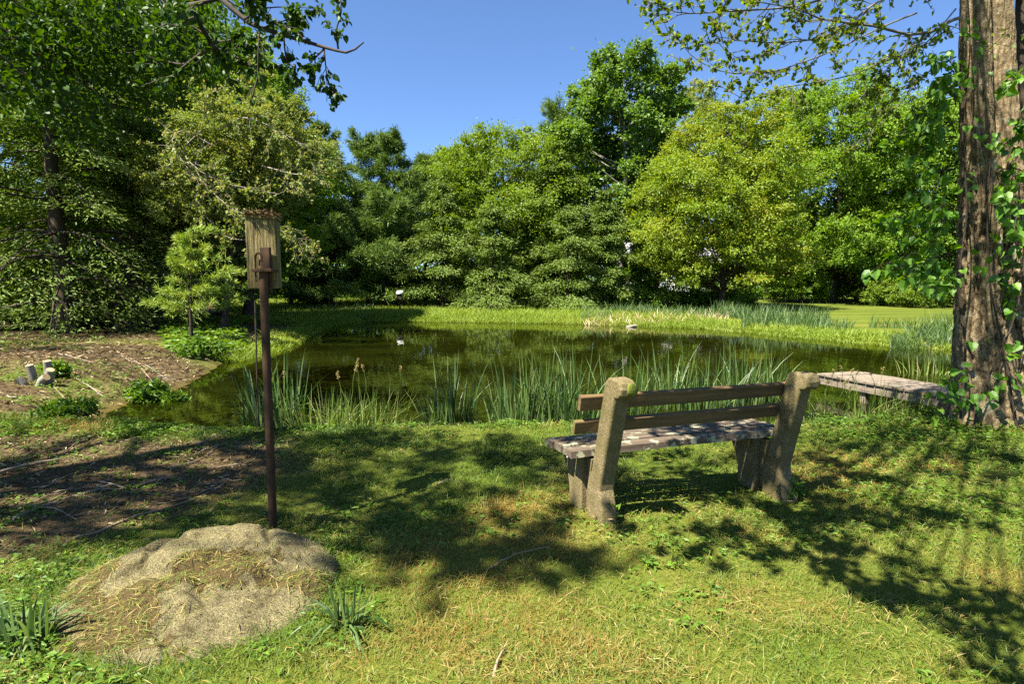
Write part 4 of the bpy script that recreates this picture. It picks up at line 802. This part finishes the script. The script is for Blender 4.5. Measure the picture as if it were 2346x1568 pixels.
# ------------------------------------------------------------------ boulder
ol = np.array([G(*p)[:2] for p in ((108, 1405), (150, 1340), (250, 1300), (380, 1275), (560, 1255), (700, 1252), (772, 1290), (770, 1345), (712, 1410), (610, 1465), (500, 1505), (400, 1540), (270, 1552), (170, 1520))])
bc = ol.mean(0); rk = on(bc[0], bc[1]); boul = MB()
nr, na_ = 150, 340; aa = np.linspace(0, 2 * pi, na_, endpoint=False)
oa = np.arctan2(ol[:, 1] - bc[1], ol[:, 0] - bc[0]); orr = np.linalg.norm(ol - bc, axis=1); si = np.argsort(oa)
er = np.interp(aa, np.r_[oa[si] - 2 * pi, oa[si], oa[si] + 2 * pi], np.tile(orr[si], 3)); er = sum(np.roll(er, k) for k in range(-3, 4)) / 7
tt = np.linspace(0, 1.06, nr)[:, None]; bx = bc[0] + np.cos(aa) * er * tt; by = bc[1] + np.sin(aa) * er * tt
dome = np.sqrt(np.clip(1 - np.minimum(tt, 1) ** 3.2, 0, 1)); rel = (by - bc[1]) / .5; rx = (bx - bc[0]) / .65
bz = dome * (.05 + .21 * sstep(-.75, .75, rel + .15 * rx)) * (1 - .30 * sstep(.0, .6, rx) - .45 * sstep(-.35, -1.1, rx)) + (fbm(bx * 2.2, by * 2.6, 5) - .5) * .08 * dome - .035 * dome * sstep(.05, .0, np.abs(fbm(bx * 1.6 + by * .8, by * 2.4, 12) - .5)) + (fbm(bx * 9, by * 9, 2) - .5) * .018 * dome + (fbm(bx * 28, by * 28, 2) - .5) * .009
bz = bz - .08 * (tt > 1) - .012; 
def rockr(x, y):
    a_ = np.arctan2(y - bc[1], x - bc[0]) % (2 * pi); return np.hypot(x - bc[0], y - bc[1]) / np.interp(a_, np.r_[aa, 2 * pi], np.r_[er, er[0]])
def duffmap(x, y):
    f = fbm(x * 3.6 + 4, y * 5.2, 21, 5); return sstep(.47, .60, f + .05 * np.exp(-((x - bc[0] + .12) ** 2 / .12 + (y - bc[1] + .02) ** 2 / .05)) - .13 * sstep(.14, .36, y - bc[1]) - .05 * sstep(.15, .5, x - bc[0]))
def rocktop(x, y):
    a_ = np.arctan2(y - bc[1], x - bc[0]) % (2 * pi); r_ = np.hypot(x - bc[0], y - bc[1]) / np.interp(a_, np.r_[aa, 2 * pi], np.r_[er, er[0]])
    ii = np.clip((r_ / 1.06 * (nr - 1)).astype(int), 0, nr - 1); jj = (a_ / (2 * pi) * na_).astype(int) % na_; return np.where(r_ < .98, bz[ii, jj], -9)
i_ = np.arange(nr - 1)[:, None] * na_; j_ = np.arange(na_)[None]; k_ = (j_ + 1) % na_
boul.add(np.stack([bx, by, bz], -1).reshape(-1, 3), np.stack([i_ + j_, i_ + na_ + j_, i_ + na_ + k_, i_ + k_], -1).reshape(-1, 4))
m, t, out, N, Lk = nodes('granite')
tc = N('TexCoord'); at = N('Attribute', attribute_name='duff')
nA = N('TexNoise', Scale=150, Detail=4, Roughness=.8); nB = N('TexNoise', Scale=9, Detail=8, Roughness=.75); nC = N('TexNoise', Scale=45, Detail=8, Roughness=.8); vo = N('TexVoronoi', Scale=24)
for q_ in (nA, nB, nC, vo): Lk(tc.outputs['Object'], q_.inputs['Vector'])
ra = ramp(N, [(.34, (.045, .036, .016)), (.47, (.19, .158, .075)), (.58, (.31, .262, .135)), (.70, (.52, .47, .31))]); Lk(nA.outputs[0], ra.inputs[0])
rb_ = ramp(N, [(.34, (.42, .40, .32)), (.50, (.9, .9, .88)), (.66, (1.25, 1.25, 1.2))]); Lk(nB.outputs[0], rb_.inputs[0]); mA = N('MixRGB', blend_type='MULTIPLY', Fac=1.0); Lk(ra.outputs[0], mA.inputs[1]); Lk(rb_.outputs[0], mA.inputs[2])
rv = ramp(N, [(.05, (1, 1, 1)), (.10, (0, 0, 0))]); Lk(vo.outputs['Distance'], rv.inputs[0]); mV = N('MixRGB'); Lk(rv.outputs[0], mV.inputs[0]); Lk(mA.outputs[0], mV.inputs[1]); mV.inputs[2].default_value = (.06, .055, .03, 1)
md = N('Math', operation='MULTIPLY_ADD'); Lk(nC.outputs[0], md.inputs[0]); md.inputs[1].default_value = 1.6; md.inputs[2].default_value = -.95
ad = N('Math', operation='ADD'); Lk(md.outputs[0], ad.inputs[0]); Lk(at.outputs['Fac'], ad.inputs[1]); rd_ = ramp(N, [(.42, (0, 0, 0)), (.58, (1, 1, 1))]); Lk(ad.outputs[0], rd_.inputs[0])
rc_ = ramp(N, [(.35, (.05, .03, .012)), (.55, (.12, .085, .028)), (.7, (.22, .16, .06))]); Lk(nA.outputs[0], rc_.inputs[0])
mD = N('MixRGB'); Lk(rd_.outputs[0], mD.inputs[0]); Lk(mV.outputs[0], mD.inputs[1]); Lk(rc_.outputs[0], mD.inputs[2])
b = N('BsdfPrincipled', Roughness=.9); b.inputs['Specular IOR Level'].default_value = .25; Lk(mD.outputs[0], b.inputs['Base Color'])
b1 = N('Bump', Strength=1.0, Distance=.008); Lk(nA.outputs[0], b1.inputs['Height']); b2 = N('Bump', Strength=1.0, Distance=.035); Lk(nC.outputs[0], b2.inputs['Height']); Lk(b2.outputs[0], b1.inputs['Normal']); Lk(b1.outputs[0], b.inputs['Normal']); Lk(b.outputs[0], out.inputs[0]); M['granite'] = m
tag(boul.build('boulder', M['granite'], smooth=True, attrs={'duff': duffmap(bx, by).ravel()}), 'broad low granite boulder with dry grass on it in the front left corner', 'boulder')

# ------------------------------------------------------------------ plants and stuff
rng = np.random.RandomState(9); np.random.seed(9)
def inframe(x, y, mg=.12): return np.abs(x) < y * (.9 + mg) + .3
# lawn grass
def scatter(n, y0, y1, p=2.0):
    y = y0 + (y1 - y0) * rng.rand(n) ** p; x = (rng.rand(n) * 2 - 1) * (y * 1.0 + 2.4); return x, y
lg = MB(); x, y = scatter(1060000, .5, 7.4, 1.0)
wgt = np.minimum(1, (2.6 / y) ** .9); k = rng.rand(len(x)) < wgt
x, y = x[k], y[k]; sd = sdpond(x, y); mk = mulchmask(x, y); rt_ = rocktop(x, y)
den = fbm(x * 1.7, y * 1.7, 4); dry = fbm(x * .9, y * .9, 11)
for q_, (dx, dy, rr_, am_) in enumerate(((560, 1540, .26, .13), (800, 1530, .2, .10), (1000, 1490, .2, .07), (1270, 1090, .3, .12), (1950, 1060, .35, .14), (2330, 1330, .25, .12), (2150, 1060, .3, .16), (1150, 1180, .2, .14), (1700, 1220, .18, .12), (950, 1300, .25, .12))):
    g_ = G(dx, dy); dry = dry + am_ * np.exp(-((x - g_[0]) ** 2 + (y - g_[1]) ** 2) / rr_ ** 2)
k = (sd > .1) & (rng.rand(len(x)) > mk * .93) & ((rt_ < -1) | ((rockr(x, y) > .86) & (rng.rand(len(x)) < .35))) & (rng.rand(len(x)) < .45 + 1.1 * (den - .2)); x, y, dry, den = x[k], y[k], dry[k], den[k]
B = np.stack([x, y, np.maximum(height(x, y), rocktop(x, y)) - .005], -1); n = len(B); print('lawn blades', n)
nearb = np.clip(y / 3, .8, 2.2)
r = np.clip(.08 + .55 * rng.rand(n) + 2.4 * (dry - .47), 0, 1)
blades(lg, B, rng.rand(n) * 2 * pi, (.025 + .075 * rng.rand(n) * (.4 + den)) * (.45 + 1.15 * vnoise(x * 5, y * 5, 6)) + .05 * (rng.rand(n) > .96), .0036 * nearb * (.7 + .6 * rng.rand(n)), .5 + 1.0 * rng.rand(n), r, lean=.1 + 1.25 * rng.rand(n) ** 1.2, segs=2)
tag(lg.build('lawn_grass', M['lawn']), 'short sunlit and shaded lawn grass in the foreground', 'grass', kind='stuff')
# dry clippings lying on the lawn and the boulder
cl = MB(); x, y = scatter(175000, .8, 6.3, 1.0); xr = bc[0] + .75 * (rng.rand(26000) * 2 - 1); yr = bc[1] + .65 * (rng.rand(26000) * 2 - 1); kr = rockr(xr, yr) < .97; x, y = np.r_[x, xr[kr]], np.r_[y, yr[kr]]; k = (rng.rand(len(x)) < np.minimum(1, (2.4 / y) ** 1.2)); x, y = x[k], y[k]
rt_ = rocktop(x, y); onr = rt_ > -1; patch = fbm(x * 2.2, y * 2.2, 21)
k = (sdpond(x, y) > .25) & (rng.rand(len(x)) < np.where(onr, .36 * duffmap(x, y) + .04, .15 + .9 * sstep(.48, .62, patch)) * (1 - .7 * mulchmask(x, y))); x, y, rt_, onr = x[k], y[k], rt_[k], onr[k]
n = len(x); B = np.stack([x, y, np.where(onr, rt_ + .006, height(x, y) + .012 + .025 * rng.rand(n))], -1); a = rng.rand(n) * 2 * pi
Dd = np.stack([np.cos(a), np.sin(a), rng.normal(size=n) * .18], -1); print('clippings', n)
leaves(cl, B, Dd, unit(np.stack([rng.normal(size=n) * .3, rng.normal(size=n) * .3, np.ones(n)], -1)), .02 + .07 * rng.rand(n) ** 1.5, (.0018 + .002 * rng.rand(n)) * np.clip(y / 2.5, 1, 2), np.clip(rng.rand(n) ** 1.5, 0, 1), fold=0)
tag(cl.build('dry_clippings', M['straw']), 'dry straw-coloured grass clippings strewn over lawn and boulder', 'grass clippings', kind='stuff')
# broad-leaved weeds: lawn, mulch bank and water edge
wd = MB()
def weeds(x, y, hgt, ls, nl):
    n = len(x); B0 = np.stack([x, y, height(x, y)], -1)
    for q_ in range(nl):
        a = rng.rand(n) * 2 * pi; B = B0 + np.stack([np.cos(a) * hgt * .3, np.sin(a) * hgt * .3, hgt * (.2 + .8 * rng.rand(n))], -1)
        Dd = np.stack([np.cos(a), np.sin(a), rng.rand(n) * .5 - .15], -1)
        leaves(wd, B, Dd, unit(np.stack([rng.normal(size=n) * .35, rng.normal(size=n) * .35, np.ones(n)], -1)), ls * (.6 + .8 * rng.rand(n)), ls * .5 * (.7 + .6 * rng.rand(n)), rng.rand(n))
x, y = scatter(8600, .8, 6.2, 1.0); k = (fbm(x * 1.2, y * 1.2, 31) > .49) & (rocktop(x, y) < -1) & (sdpond(x, y) > .2); x, y = x[k], y[k]; weeds(x, y, .035, .034, 4)
def dzone(n, x0, x1, y0, y1): 
    g_ = G(x0 + (x1 - x0) * rng.rand(n), y0 + (y1 - y0) * rng.rand(n)); return g_[:, 0], g_[:, 1]
x, y = dzone(1100, -80, 620, 925, 1005); k = (fbm(x * 1.4, y * 1.4, 5) > .42) & (sdpond(x, y) > .05); weeds(x[k], y[k], .055, .038, 6)
x, y = dzone(700, 600, 1350, 962, 992); k = (sdpond(x, y) > .02) & (fbm(x * 2.5, y * 2.5, 8) > .52); weeds(x[k], y[k], .05, .03, 5)
x, y = dzone(420, 1850, 2346, 930, 1010); k = sdpond(x, y) > .02; weeds(x[k], y[k], .08, .04, 6)
x, y = dzone(420, 1950, 2400, 985, 1150); k = fbm(x * 1.8, y * 1.8, 3) > .48; weeds(x[k], y[k], .045, .036, 4)
x, y = dzone(900, -60, 480, 775, 930); k = (fbm(x * .8, y * .8, 15) > .5) & (sdpond(x, y) > .1); weeds(x[k], y[k], .08, .055, 5)
x, y = dzone(80, -60, 300, 1240, 1420); k = rocktop(x, y) < -1; weeds(x[k], y[k], .05, .032, 4)
x, y = dzone(80, -40, 170, 1400, 1600); k = rocktop(x, y) < -1; weeds(x[k], y[k], .05, .03, 3)
x, y = dzone(240, 0, 600, 1010, 1230); k = fbm(x * 1.5, y * 1.5, 77) > .5; weeds(x[k], y[k], .03, .04, 4)
x, y = dzone(500, 380, 560, 730, 800); k = sdpond(x, y) > .1; weeds(x[k], y[k], .25, .16, 7)
tag(wd.build('broadleaf_weeds', M['weed']), 'low bright green broad-leaved weeds in the lawn and along the near bank', 'weeds', kind='stuff')
# bark litter on the mulch
lt = MB(); x, y = scatter(110000, 2.3, 17, .8); mk = mulchmask(x, y); k = (rng.rand(len(x)) < mk * np.minimum(1, 7 / y)) & (sdpond(x, y) > .05) & (rocktop(x, y) < -1); x, y = x[k], y[k]; n = len(x); print('litter', n)
a = rng.rand(n) * 2 * pi; sc = np.clip(y / 5, 1, 2.4)
leaves(lt, np.stack([x, y, height(x, y) + .006 + .016 * rng.rand(n)], -1), np.stack([np.cos(a), np.sin(a), rng.normal(size=n) * .2], -1), unit(np.stack([rng.normal(size=n) * .4, rng.normal(size=n) * .4, np.ones(n)], -1)),
       (.025 + .09 * rng.rand(n) ** 2) * sc, (.006 + .010 * rng.rand(n)) * sc, np.clip(rng.rand(n) ** 1.4, 0, 1), fold=.1)
tag(lt.build('bark_litter', M['litter']), 'brown bark chips and leaf litter on the bare ground at left', 'leaf litter', kind='stuff')
# far banks: tall grass, meadow tufts, reeds and dead reeds
tg = MB(); n = 120000; th_ = rng.rand(n)
per = np.vstack([POND[:19], POND[:1]]); seg = np.r_[0, np.cumsum(np.linalg.norm(np.diff(POND[:17, :2], axis=0), axis=1))]
s = rng.rand(n) * seg[-1]; bxp = np.interp(s, seg, POND[:17, 0]); byp = np.interp(s, seg, POND[:17, 1]); off = rng.rand(n) ** 1.8 * (6.5 - 3.5 * sstep(6, 12, bxp))
x = bxp + rng.normal(size=n) * .35; y = byp + off - .25; sd = sdpond(x, y)
k = (sd > -.45) & (y > 13) & (rng.rand(n) < .25 + 1.1 * fbm(x * .5, y * .5, 41)); x, y, sd = x[k], y[k], sd[k]; n = len(x)
B = np.stack([x, y, np.maximum(height(x, y), WZ - .1)], -1); r = np.clip(.1 + .7 * rng.rand(n) + .5 * (fbm(x * .4, y * .4, 42) - .5), 0, 1)
blades(tg, B, rng.rand(n) * 2 * pi, (.18 + .34 * rng.rand(n)) * (.6 + .5 * sstep(0, 1.5, sd)) * (1 - .35 * sstep(6, 12, x)), .022, .3 + .7 * rng.rand(n), r, lean=.25 * rng.rand(n), segs=2)
x, y = dzone(60000, 520, 1000, 690, 736); k = (sdpond(x, y) > .3) & (y < 50); x, y = x[k], y[k]; n = len(x)
blades(tg, np.stack([x, y, height(x, y)], -1), rng.rand(n) * 2 * pi, .18 + .3 * rng.rand(n), .03, .3 + .6 * rng.rand(n), np.clip(.2 + .6 * rng.rand(n), 0, 1), segs=2)
tag(tg.build('bank_grass', M['meadow']), 'tall bright grass fringing the far bank of the pond', 'grass', kind='stuff')
rd = MB()
def reedbelt(x0, x1, yd0, yd1, n, h0, h1, W, z=-.3, thr=.45):
    h0 *= .66; h1 *= .72; yd0 = yd0 + .35 * (yd1 - yd0)
    g_ = G(x0 + (x1 - x0) * rng.rand(n), yd0 + (yd1 - yd0) * rng.rand(n), z); x_, y_ = g_[:, 0], g_[:, 1]; k_ = vnoise(x_ * .9, y_ * .6, 8) > thr; x_, y_ = x_[k_], y_[k_]; n_ = len(x_)
    blades(rd, np.stack([x_, y_, np.maximum(height(x_, y_), WZ - .1)], -1), rng.rand(n_) * 2 * pi, (h0 + (h1 - h0) * rng.rand(n_)) * (.35 + 1.0 * vnoise(x_ * 1.1, y_ * .8, 33)), W, .1 + .4 * rng.rand(n_), np.clip(rng.rand(n_), 0, 1), lean=.16 * rng.rand(n_), segs=3)
reedbelt(1330, 1720, 715, 742, 3400, .6, 1.25, .032)
reedbelt(1700, 1900, 722, 760, 1700, .6, 1.2, .028)
reedbelt(1850, 2190, 745, 785, 2600, .5, 1.15, .024, thr=.45)
reedbelt(700, 860, 712, 738, 1500, .5, 1.0, .03)
reedbelt(2040, 2200, 775, 800, 1500, .3, .7, .02)
tag(rd.build('reed_belt', M['reed']), 'belt of blue-green cattail reeds along the far right shore', 'reeds', kind='stuff')
dr = MB(); g_ = G(1340 + 330 * rng.rand(1100), 735 + 12 * rng.rand(1100), WZ); x, y = g_[:, 0], g_[:, 1]; n = len(x); a = rng.rand(n) * 2 * pi
blades(dr, np.stack([x, y, np.maximum(height(x, y), WZ) + .01], -1), a, .25 + .4 * rng.rand(n), .035, .6 * rng.rand(n), rng.rand(n), lean=.3 + 1.0 * rng.rand(n), segs=2)
tag(dr.build('dead_reeds', M['deadreed']), 'pale dead reeds broken over at the far waterline', 'dead reeds', kind='stuff')
# pale logs at the far waterline
def log(label, dx, dy, ln, rad, Yz, ang, name='floating_log', mat='twig_grey'):
    o = G(dx, dy, WZ + Yz); d = np.array([cos(ang), sin(ang), .12]); mb = MB(); p = wiggle(o - d * ln / 2, o + d * ln / 2, 7, .02, rng); tube(mb, p, rad * np.array([.7, 1, 1, .95, .9, .8, .5]), 8); return tag(mb.build(name, M[mat], smooth=True), label, 'log')
log('pale short log lying in the water at the far shore', 1447, 749, .5, .07, .02, .1)
log('pale broken wood on the far waterline among dead reeds', 1375, 742, .5, .05, .03, .5, name='driftwood')

# near cattail clumps, each a plant of its own
def reed_clump(label, dx, dy, n, hD, spread, z=-.28, mat='reed', wid=.016, bend=.35, name='cattail_clump', group='cattail clumps along the near bank', cat='reeds', seeds=0):
    c = G(dx, dy, z); hh = hD * 685 / 1568 / FPX * c[1]
    if sdpond(c[0], c[1]) > 0: c[2] = height(c[0], c[1])
    root = thing(name, label, cat, tuple(c), group); n = int(n * 1.7); mb = MB(); a = rng.rand(n) * 2 * pi; rad = spread * 1.15 * np.sqrt(rng.rand(n))
    B = c + np.stack([np.cos(a) * rad, np.sin(a) * rad * .6, np.zeros(n)], -1); B[:, 2] = np.maximum(height(B[:, 0], B[:, 1]), WZ - .15)
    blades(mb, B, a + rng.normal(size=n) * .5, hh * 1.15 * (.5 + .55 * rng.rand(n)), wid * 1.35 * (.7 + .6 * rng.rand(n)), bend * rng.rand(n) ** 2.2 * 1.7, np.clip(rng.rand(n), 0, 1), lean=.01 + .15 * rng.rand(n), segs=5, taper=.9)
    mb.build('foliage', M[mat], root)
    if seeds:
        for q_ in range(seeds):
            o = c + np.array([rng.normal() * spread * .6, rng.normal() * spread * .3, 0]); tip = o + [rng.normal() * .12, rng.normal() * .08, hh * (.85 + .35 * rng.rand())]; p = wiggle(o, tip, 8, .01, rng)
            mb = MB(); tube(mb, p, .0028, 4, cap=False); st = mb.build('stem', M[mat], root); mbs = MB()
            k = 26; f = .87 + .13 * rng.rand(k); Bq = np.stack([np.interp(f, np.linspace(0, 1, 8), p[:, e]) for e in range(3)], -1); leaves(mbs, Bq, rng.normal(size=(k, 3)) + [0, 0, .7], unit(rng.normal(size=(k, 3))), .028, .007, .7 + .3 * rng.rand(k)); mbs.build('seed_head', M['straw'], st)
    return root
reed_clump('tall cattail clump standing apart in the water in mid pond view', 1040, 962, 34, 175, .2)
reed_clump('lower cattail clump touching the left foot of the tall mid clump', 1000, 968, 22, 120, .16)
reed_clump('loose thin cattails left of the sunlit cattail clumps', 1110, 965, 18, 120, .2)
reed_clump('pale sunlit cattail clump with one stem taller than the rest', 1180, 972, 44, 180, .28)
reed_clump('cattail clump midway between the mid clump and the bench post', 1240, 968, 34, 190, .24)
reed_clump('dense cattail clump just left of the mossy bench post', 1300, 972, 44, 200, .28)
reed_clump('short cattails beside the left end of the bench boards', 1345, 960, 30, 130, .24)
reed_clump('cattail clump right behind the mossy bench post', 1440, 955, 40, 165, .3)
reed_clump('tall upright cattails behind the middle of the backrest, left group', 1535, 930, 44, 165, .28)
reed_clump('cattail clump with arching blades behind the middle of the backrest', 1615, 935, 46, 150, .34, bend=.5)
reed_clump('sunlit cattails behind the right half of the backrest', 1700, 925, 54, 160, .36)
reed_clump('cattail clump leaning towards the right bench post', 1755, 920, 40, 130, .28)
reed_clump('tall iris-like clump with arching blades behind the rusty pipe', 592, 972, 26, 175, .16, wid=.026, bend=.9, name='iris_clump', group='iris clumps near the rusty pipe')
reed_clump('pale iris clump with upright blades right of the rusty pipe', 655, 975, 26, 190, .16, wid=.022, name='iris_clump', group='iris clumps near the rusty pipe')
GT = 'tall seeding grass tufts on the bank'
reed_clump('tall seeding grass tuft between the iris clump and mid cattails, left half', 740, 978, 90, 120, .38, mat='tallgrass', wid=.009, bend=.9, name='tall_grass_tuft', group=GT, cat='grass tuft', seeds=2, z=-.2)
reed_clump('tall seeding grass tuft with the highest seed heads over the open water', 835, 976, 120, 130, .42, mat='tallgrass', wid=.009, bend=.9, name='tall_grass_tuft', group=GT, cat='grass tuft', seeds=5, z=-.2)
reed_clump('low grass tuft between the seeding grass and the mid cattail clump', 925, 976, 60, 70, .3, mat='tallgrass', wid=.009, bend=.9, name='tall_grass_tuft', group=GT, cat='grass tuft', z=-.2)
reed_clump('grass tuft right of the bench end, below the dock corner', 1870, 950, 80, 85, .36, mat='tallgrass', wid=.010, bend=1.1, name='tall_grass_tuft', group=GT, cat='grass tuft', seeds=4, z=-.15)
reed_clump('seeding grass tuft in front of the dock post', 1960, 950, 90, 100, .42, mat='tallgrass', wid=.010, bend=1.1, name='tall_grass_tuft', group=GT, cat='grass tuft', seeds=7, z=-.1)
reed_clump('grass tuft below the long side beam of the dock', 2060, 945, 60, 62, .4, mat='tallgrass', wid=.010, bend=1.1, name='tall_grass_tuft', group=GT, cat='grass tuft', seeds=3, z=-.05)
reed_clump('pale fine grass standing in the water behind the dock', 2120, 860, 40, 60, .5, mat='tallgrass', wid=.012, bend=.6, name='tall_grass_tuft', group=GT, cat='grass tuft', seeds=4, z=-.3)
for lab, dx, dy, n_, h_, sp in (('strappy daylily clump against the right end of the boulder', 795, 1445, 26, 125, .05), ('strappy daylily clump at the left end of the boulder', 60, 1475, 30, 115, .10)):
    reed_clump(lab, dx, dy, n_, h_, sp, z=0.0, wid=.012, bend=1.5, name='daylily_clump', group='daylily clumps beside the boulder', cat='plant')
# bushy weeds on the mulch bank
def bush(label, dx, dy, half, hD, n, ls, mat='weed', name='leafy_weed'):
    c = G(dx, dy); c = on(c[0], c[1]); R_ = hw(half, c[1]); H_ = hD * 685 / 1568 / FPX * c[1]; root = thing(name, label, 'plant', tuple(c)); sb_, lb_ = MB(), MB()
    for q_ in range(26):
        a = rng.rand() * 2 * pi; f = np.sqrt(rng.rand()); e = c + [cos(a) * R_ * f, sin(a) * R_ * f, H_ * (1 - .55 * f * f) * (.7 + .4 * rng.rand())]; tube(sb_, wiggle(c, e, 5, .02, rng), [.008, .006, .005, .004, .002], 4, cap=False)
        k = n // 26; B = e + rng.normal(size=(k, 3)) * [R_ * .16, R_ * .16, H_ * .18]; leaves(lb_, B, rng.normal(size=(k, 3)) + [0, 0, .1], unit(rng.normal(size=(k, 3)) * .5 + [0, 0, 1]), ls * (.6 + .7 * rng.rand(k)), ls * .45, rng.rand(k))
    sb_.build('stem', M['twig'], root); lb_.build('foliage', M[mat], root)
bush('bushy bright green weed on the mulch bank near the water', 335, 872, 38, 42, 1300, .09)
bush('lower green weed beside the bushy weed, next to the inlet', 395, 872, 32, 28, 900, .08)
bush('dark leafy shrublet above the inlet at the left', 150, 935, 55, 40, 1300, .07)
bush('green weed growing beside the cut stump', 125, 862, 28, 30, 700, .08)
bush('weed clump at the foot of the pine sapling', 460, 800, 40, 36, 900, .12)
bush('small leafy plant at the foot of the right bench post', 1808, 1140, 22, 48, 90, .06)
bush('small leafy plant at the foot of the mossy bench post', 1395, 1200, 18, 34, 70, .06)
# cut stump
sc_ = G(98, 872); sc_ = on(sc_[0], sc_[1]); s1 = hw(1, sc_[1])
stump = thing('cut_stump', 'cut coppice stump with pale sawn stems on the mulch bank', 'stump', tuple(sc_)); M['cutwood'] = surf('cut_wood', (.26, .18, .09), (.42, .32, .18), (20, 20, 20))
for ox, oy, lx, hh in ((-18, 0, -4, 38), (4, .1, 3, 46), (22, -.1, 16, 30), (14, -.2, 26, 16), (-6, -.25, -12, 14)):
    o = sc_ + [ox * s1, oy, 0]; e = sc_ + [(ox + lx) * s1, oy - .05, hh * s1]; mb = MB(); tube(mb, [o - [0, 0, .1], (o + e) / 2, e], [9.5 * s1, 8.5 * s1, 8 * s1], 12, cap=False); st = mb.build('stem', M['bark_grey'], stump, smooth=True)
    mb = MB(); dl = unit(e - o); tube(mb, [e - dl * .004, e + dl * .006], 8 * s1, 12); mb.build('cut_face', M['cutwood'], st)
# fallen sticks
def stick(label, pts, r_, name='fallen_stick', group=None, mat='twig'):
    p = np.array([G(*q_) for q_ in pts]); p = smooth_path(p, 9); p[:, 2] = height(p[:, 0], p[:, 1]) + r_ * .8 + .006; p[:, 2] += np.r_[0, np.cumsum(rng.normal(size=8) * .006)]; mb = MB(); tube(mb, p, np.linspace(r_, r_ * .4, 9), 6); return tag(mb.build(name, M[mat], smooth=True), label, 'stick', group)
SG = 'fallen sticks on the bare ground'; SL = 'thin brown stick lying on the bare mulch ground'
stick('long pale stick lying across the left border of the mulch ground', [(-20, 1095), (60, 1075), (140, 1062)], .014, group=SG)
stick('long grey branch on the mulch parallel to the boulder rim', [(30, 1190), (150, 1140), (240, 1120)], .010, group=SG, mat='twig_grey')
stick('long thin branch pointing from the boulder top to the left border', [(170, 1235), (300, 1190), (430, 1150), (520, 1110)], .008, group=SG)
stick('bent bare stick arching out of the inlet weeds', [(430, 985), (445, 968), (500, 975), (560, 985)], .006, group=SG, mat='twig_grey')
stick('Y-shaped dark stick on the lawn in front of the bench', [(1000, 1120), (1035, 1108), (1060, 1112)], .006, name='fallen_twig')
stick('thin dark twig in the bottom left lawn shade left of the bench shadow', [(1120, 1310), (1180, 1285), (1260, 1275)], .004, name='fallen_twig')
stick('pale dry stalk lying on the boulder-side lawn at the bottom', [(1130, 1560), (1150, 1510), (1170, 1500)], .006, name='dry_stalk')
for q_ in range(34):
    dx = -20 + 560 * rng.rand(); dy = 1015 + 200 * rng.rand() * (1 - .4 * max(0, dx) / 600); ln = 40 + 110 * rng.rand(); sl = -.28 + .2 * rng.normal()
    stick(SL, [(dx, dy), (dx + ln / 2, dy + sl * ln / 2 * .8 + rng.normal() * 5), (dx + ln, dy + sl * ln)], .003 + .004 * rng.rand(), group=SG)
SL2 = 'bleached stick lying on the mulch bank beside the inlet'
for q_ in range(26):
    dx = -10 + 440 * rng.rand(); dy = 800 + 120 * rng.rand(); ln = 25 + 80 * rng.rand(); sl = .15 + .25 * rng.normal()
    g_ = G(dx, dy)
    if sdpond(g_[0], g_[1]) < .3: continue
    stick(SL2, [(dx, dy), (dx + ln / 2, dy + sl * ln / 2), (dx + ln, dy + sl * ln)], .006 + .008 * rng.rand(), group='bleached sticks on the mulch bank', mat='twig_grey' if q_ % 2 else 'twig')
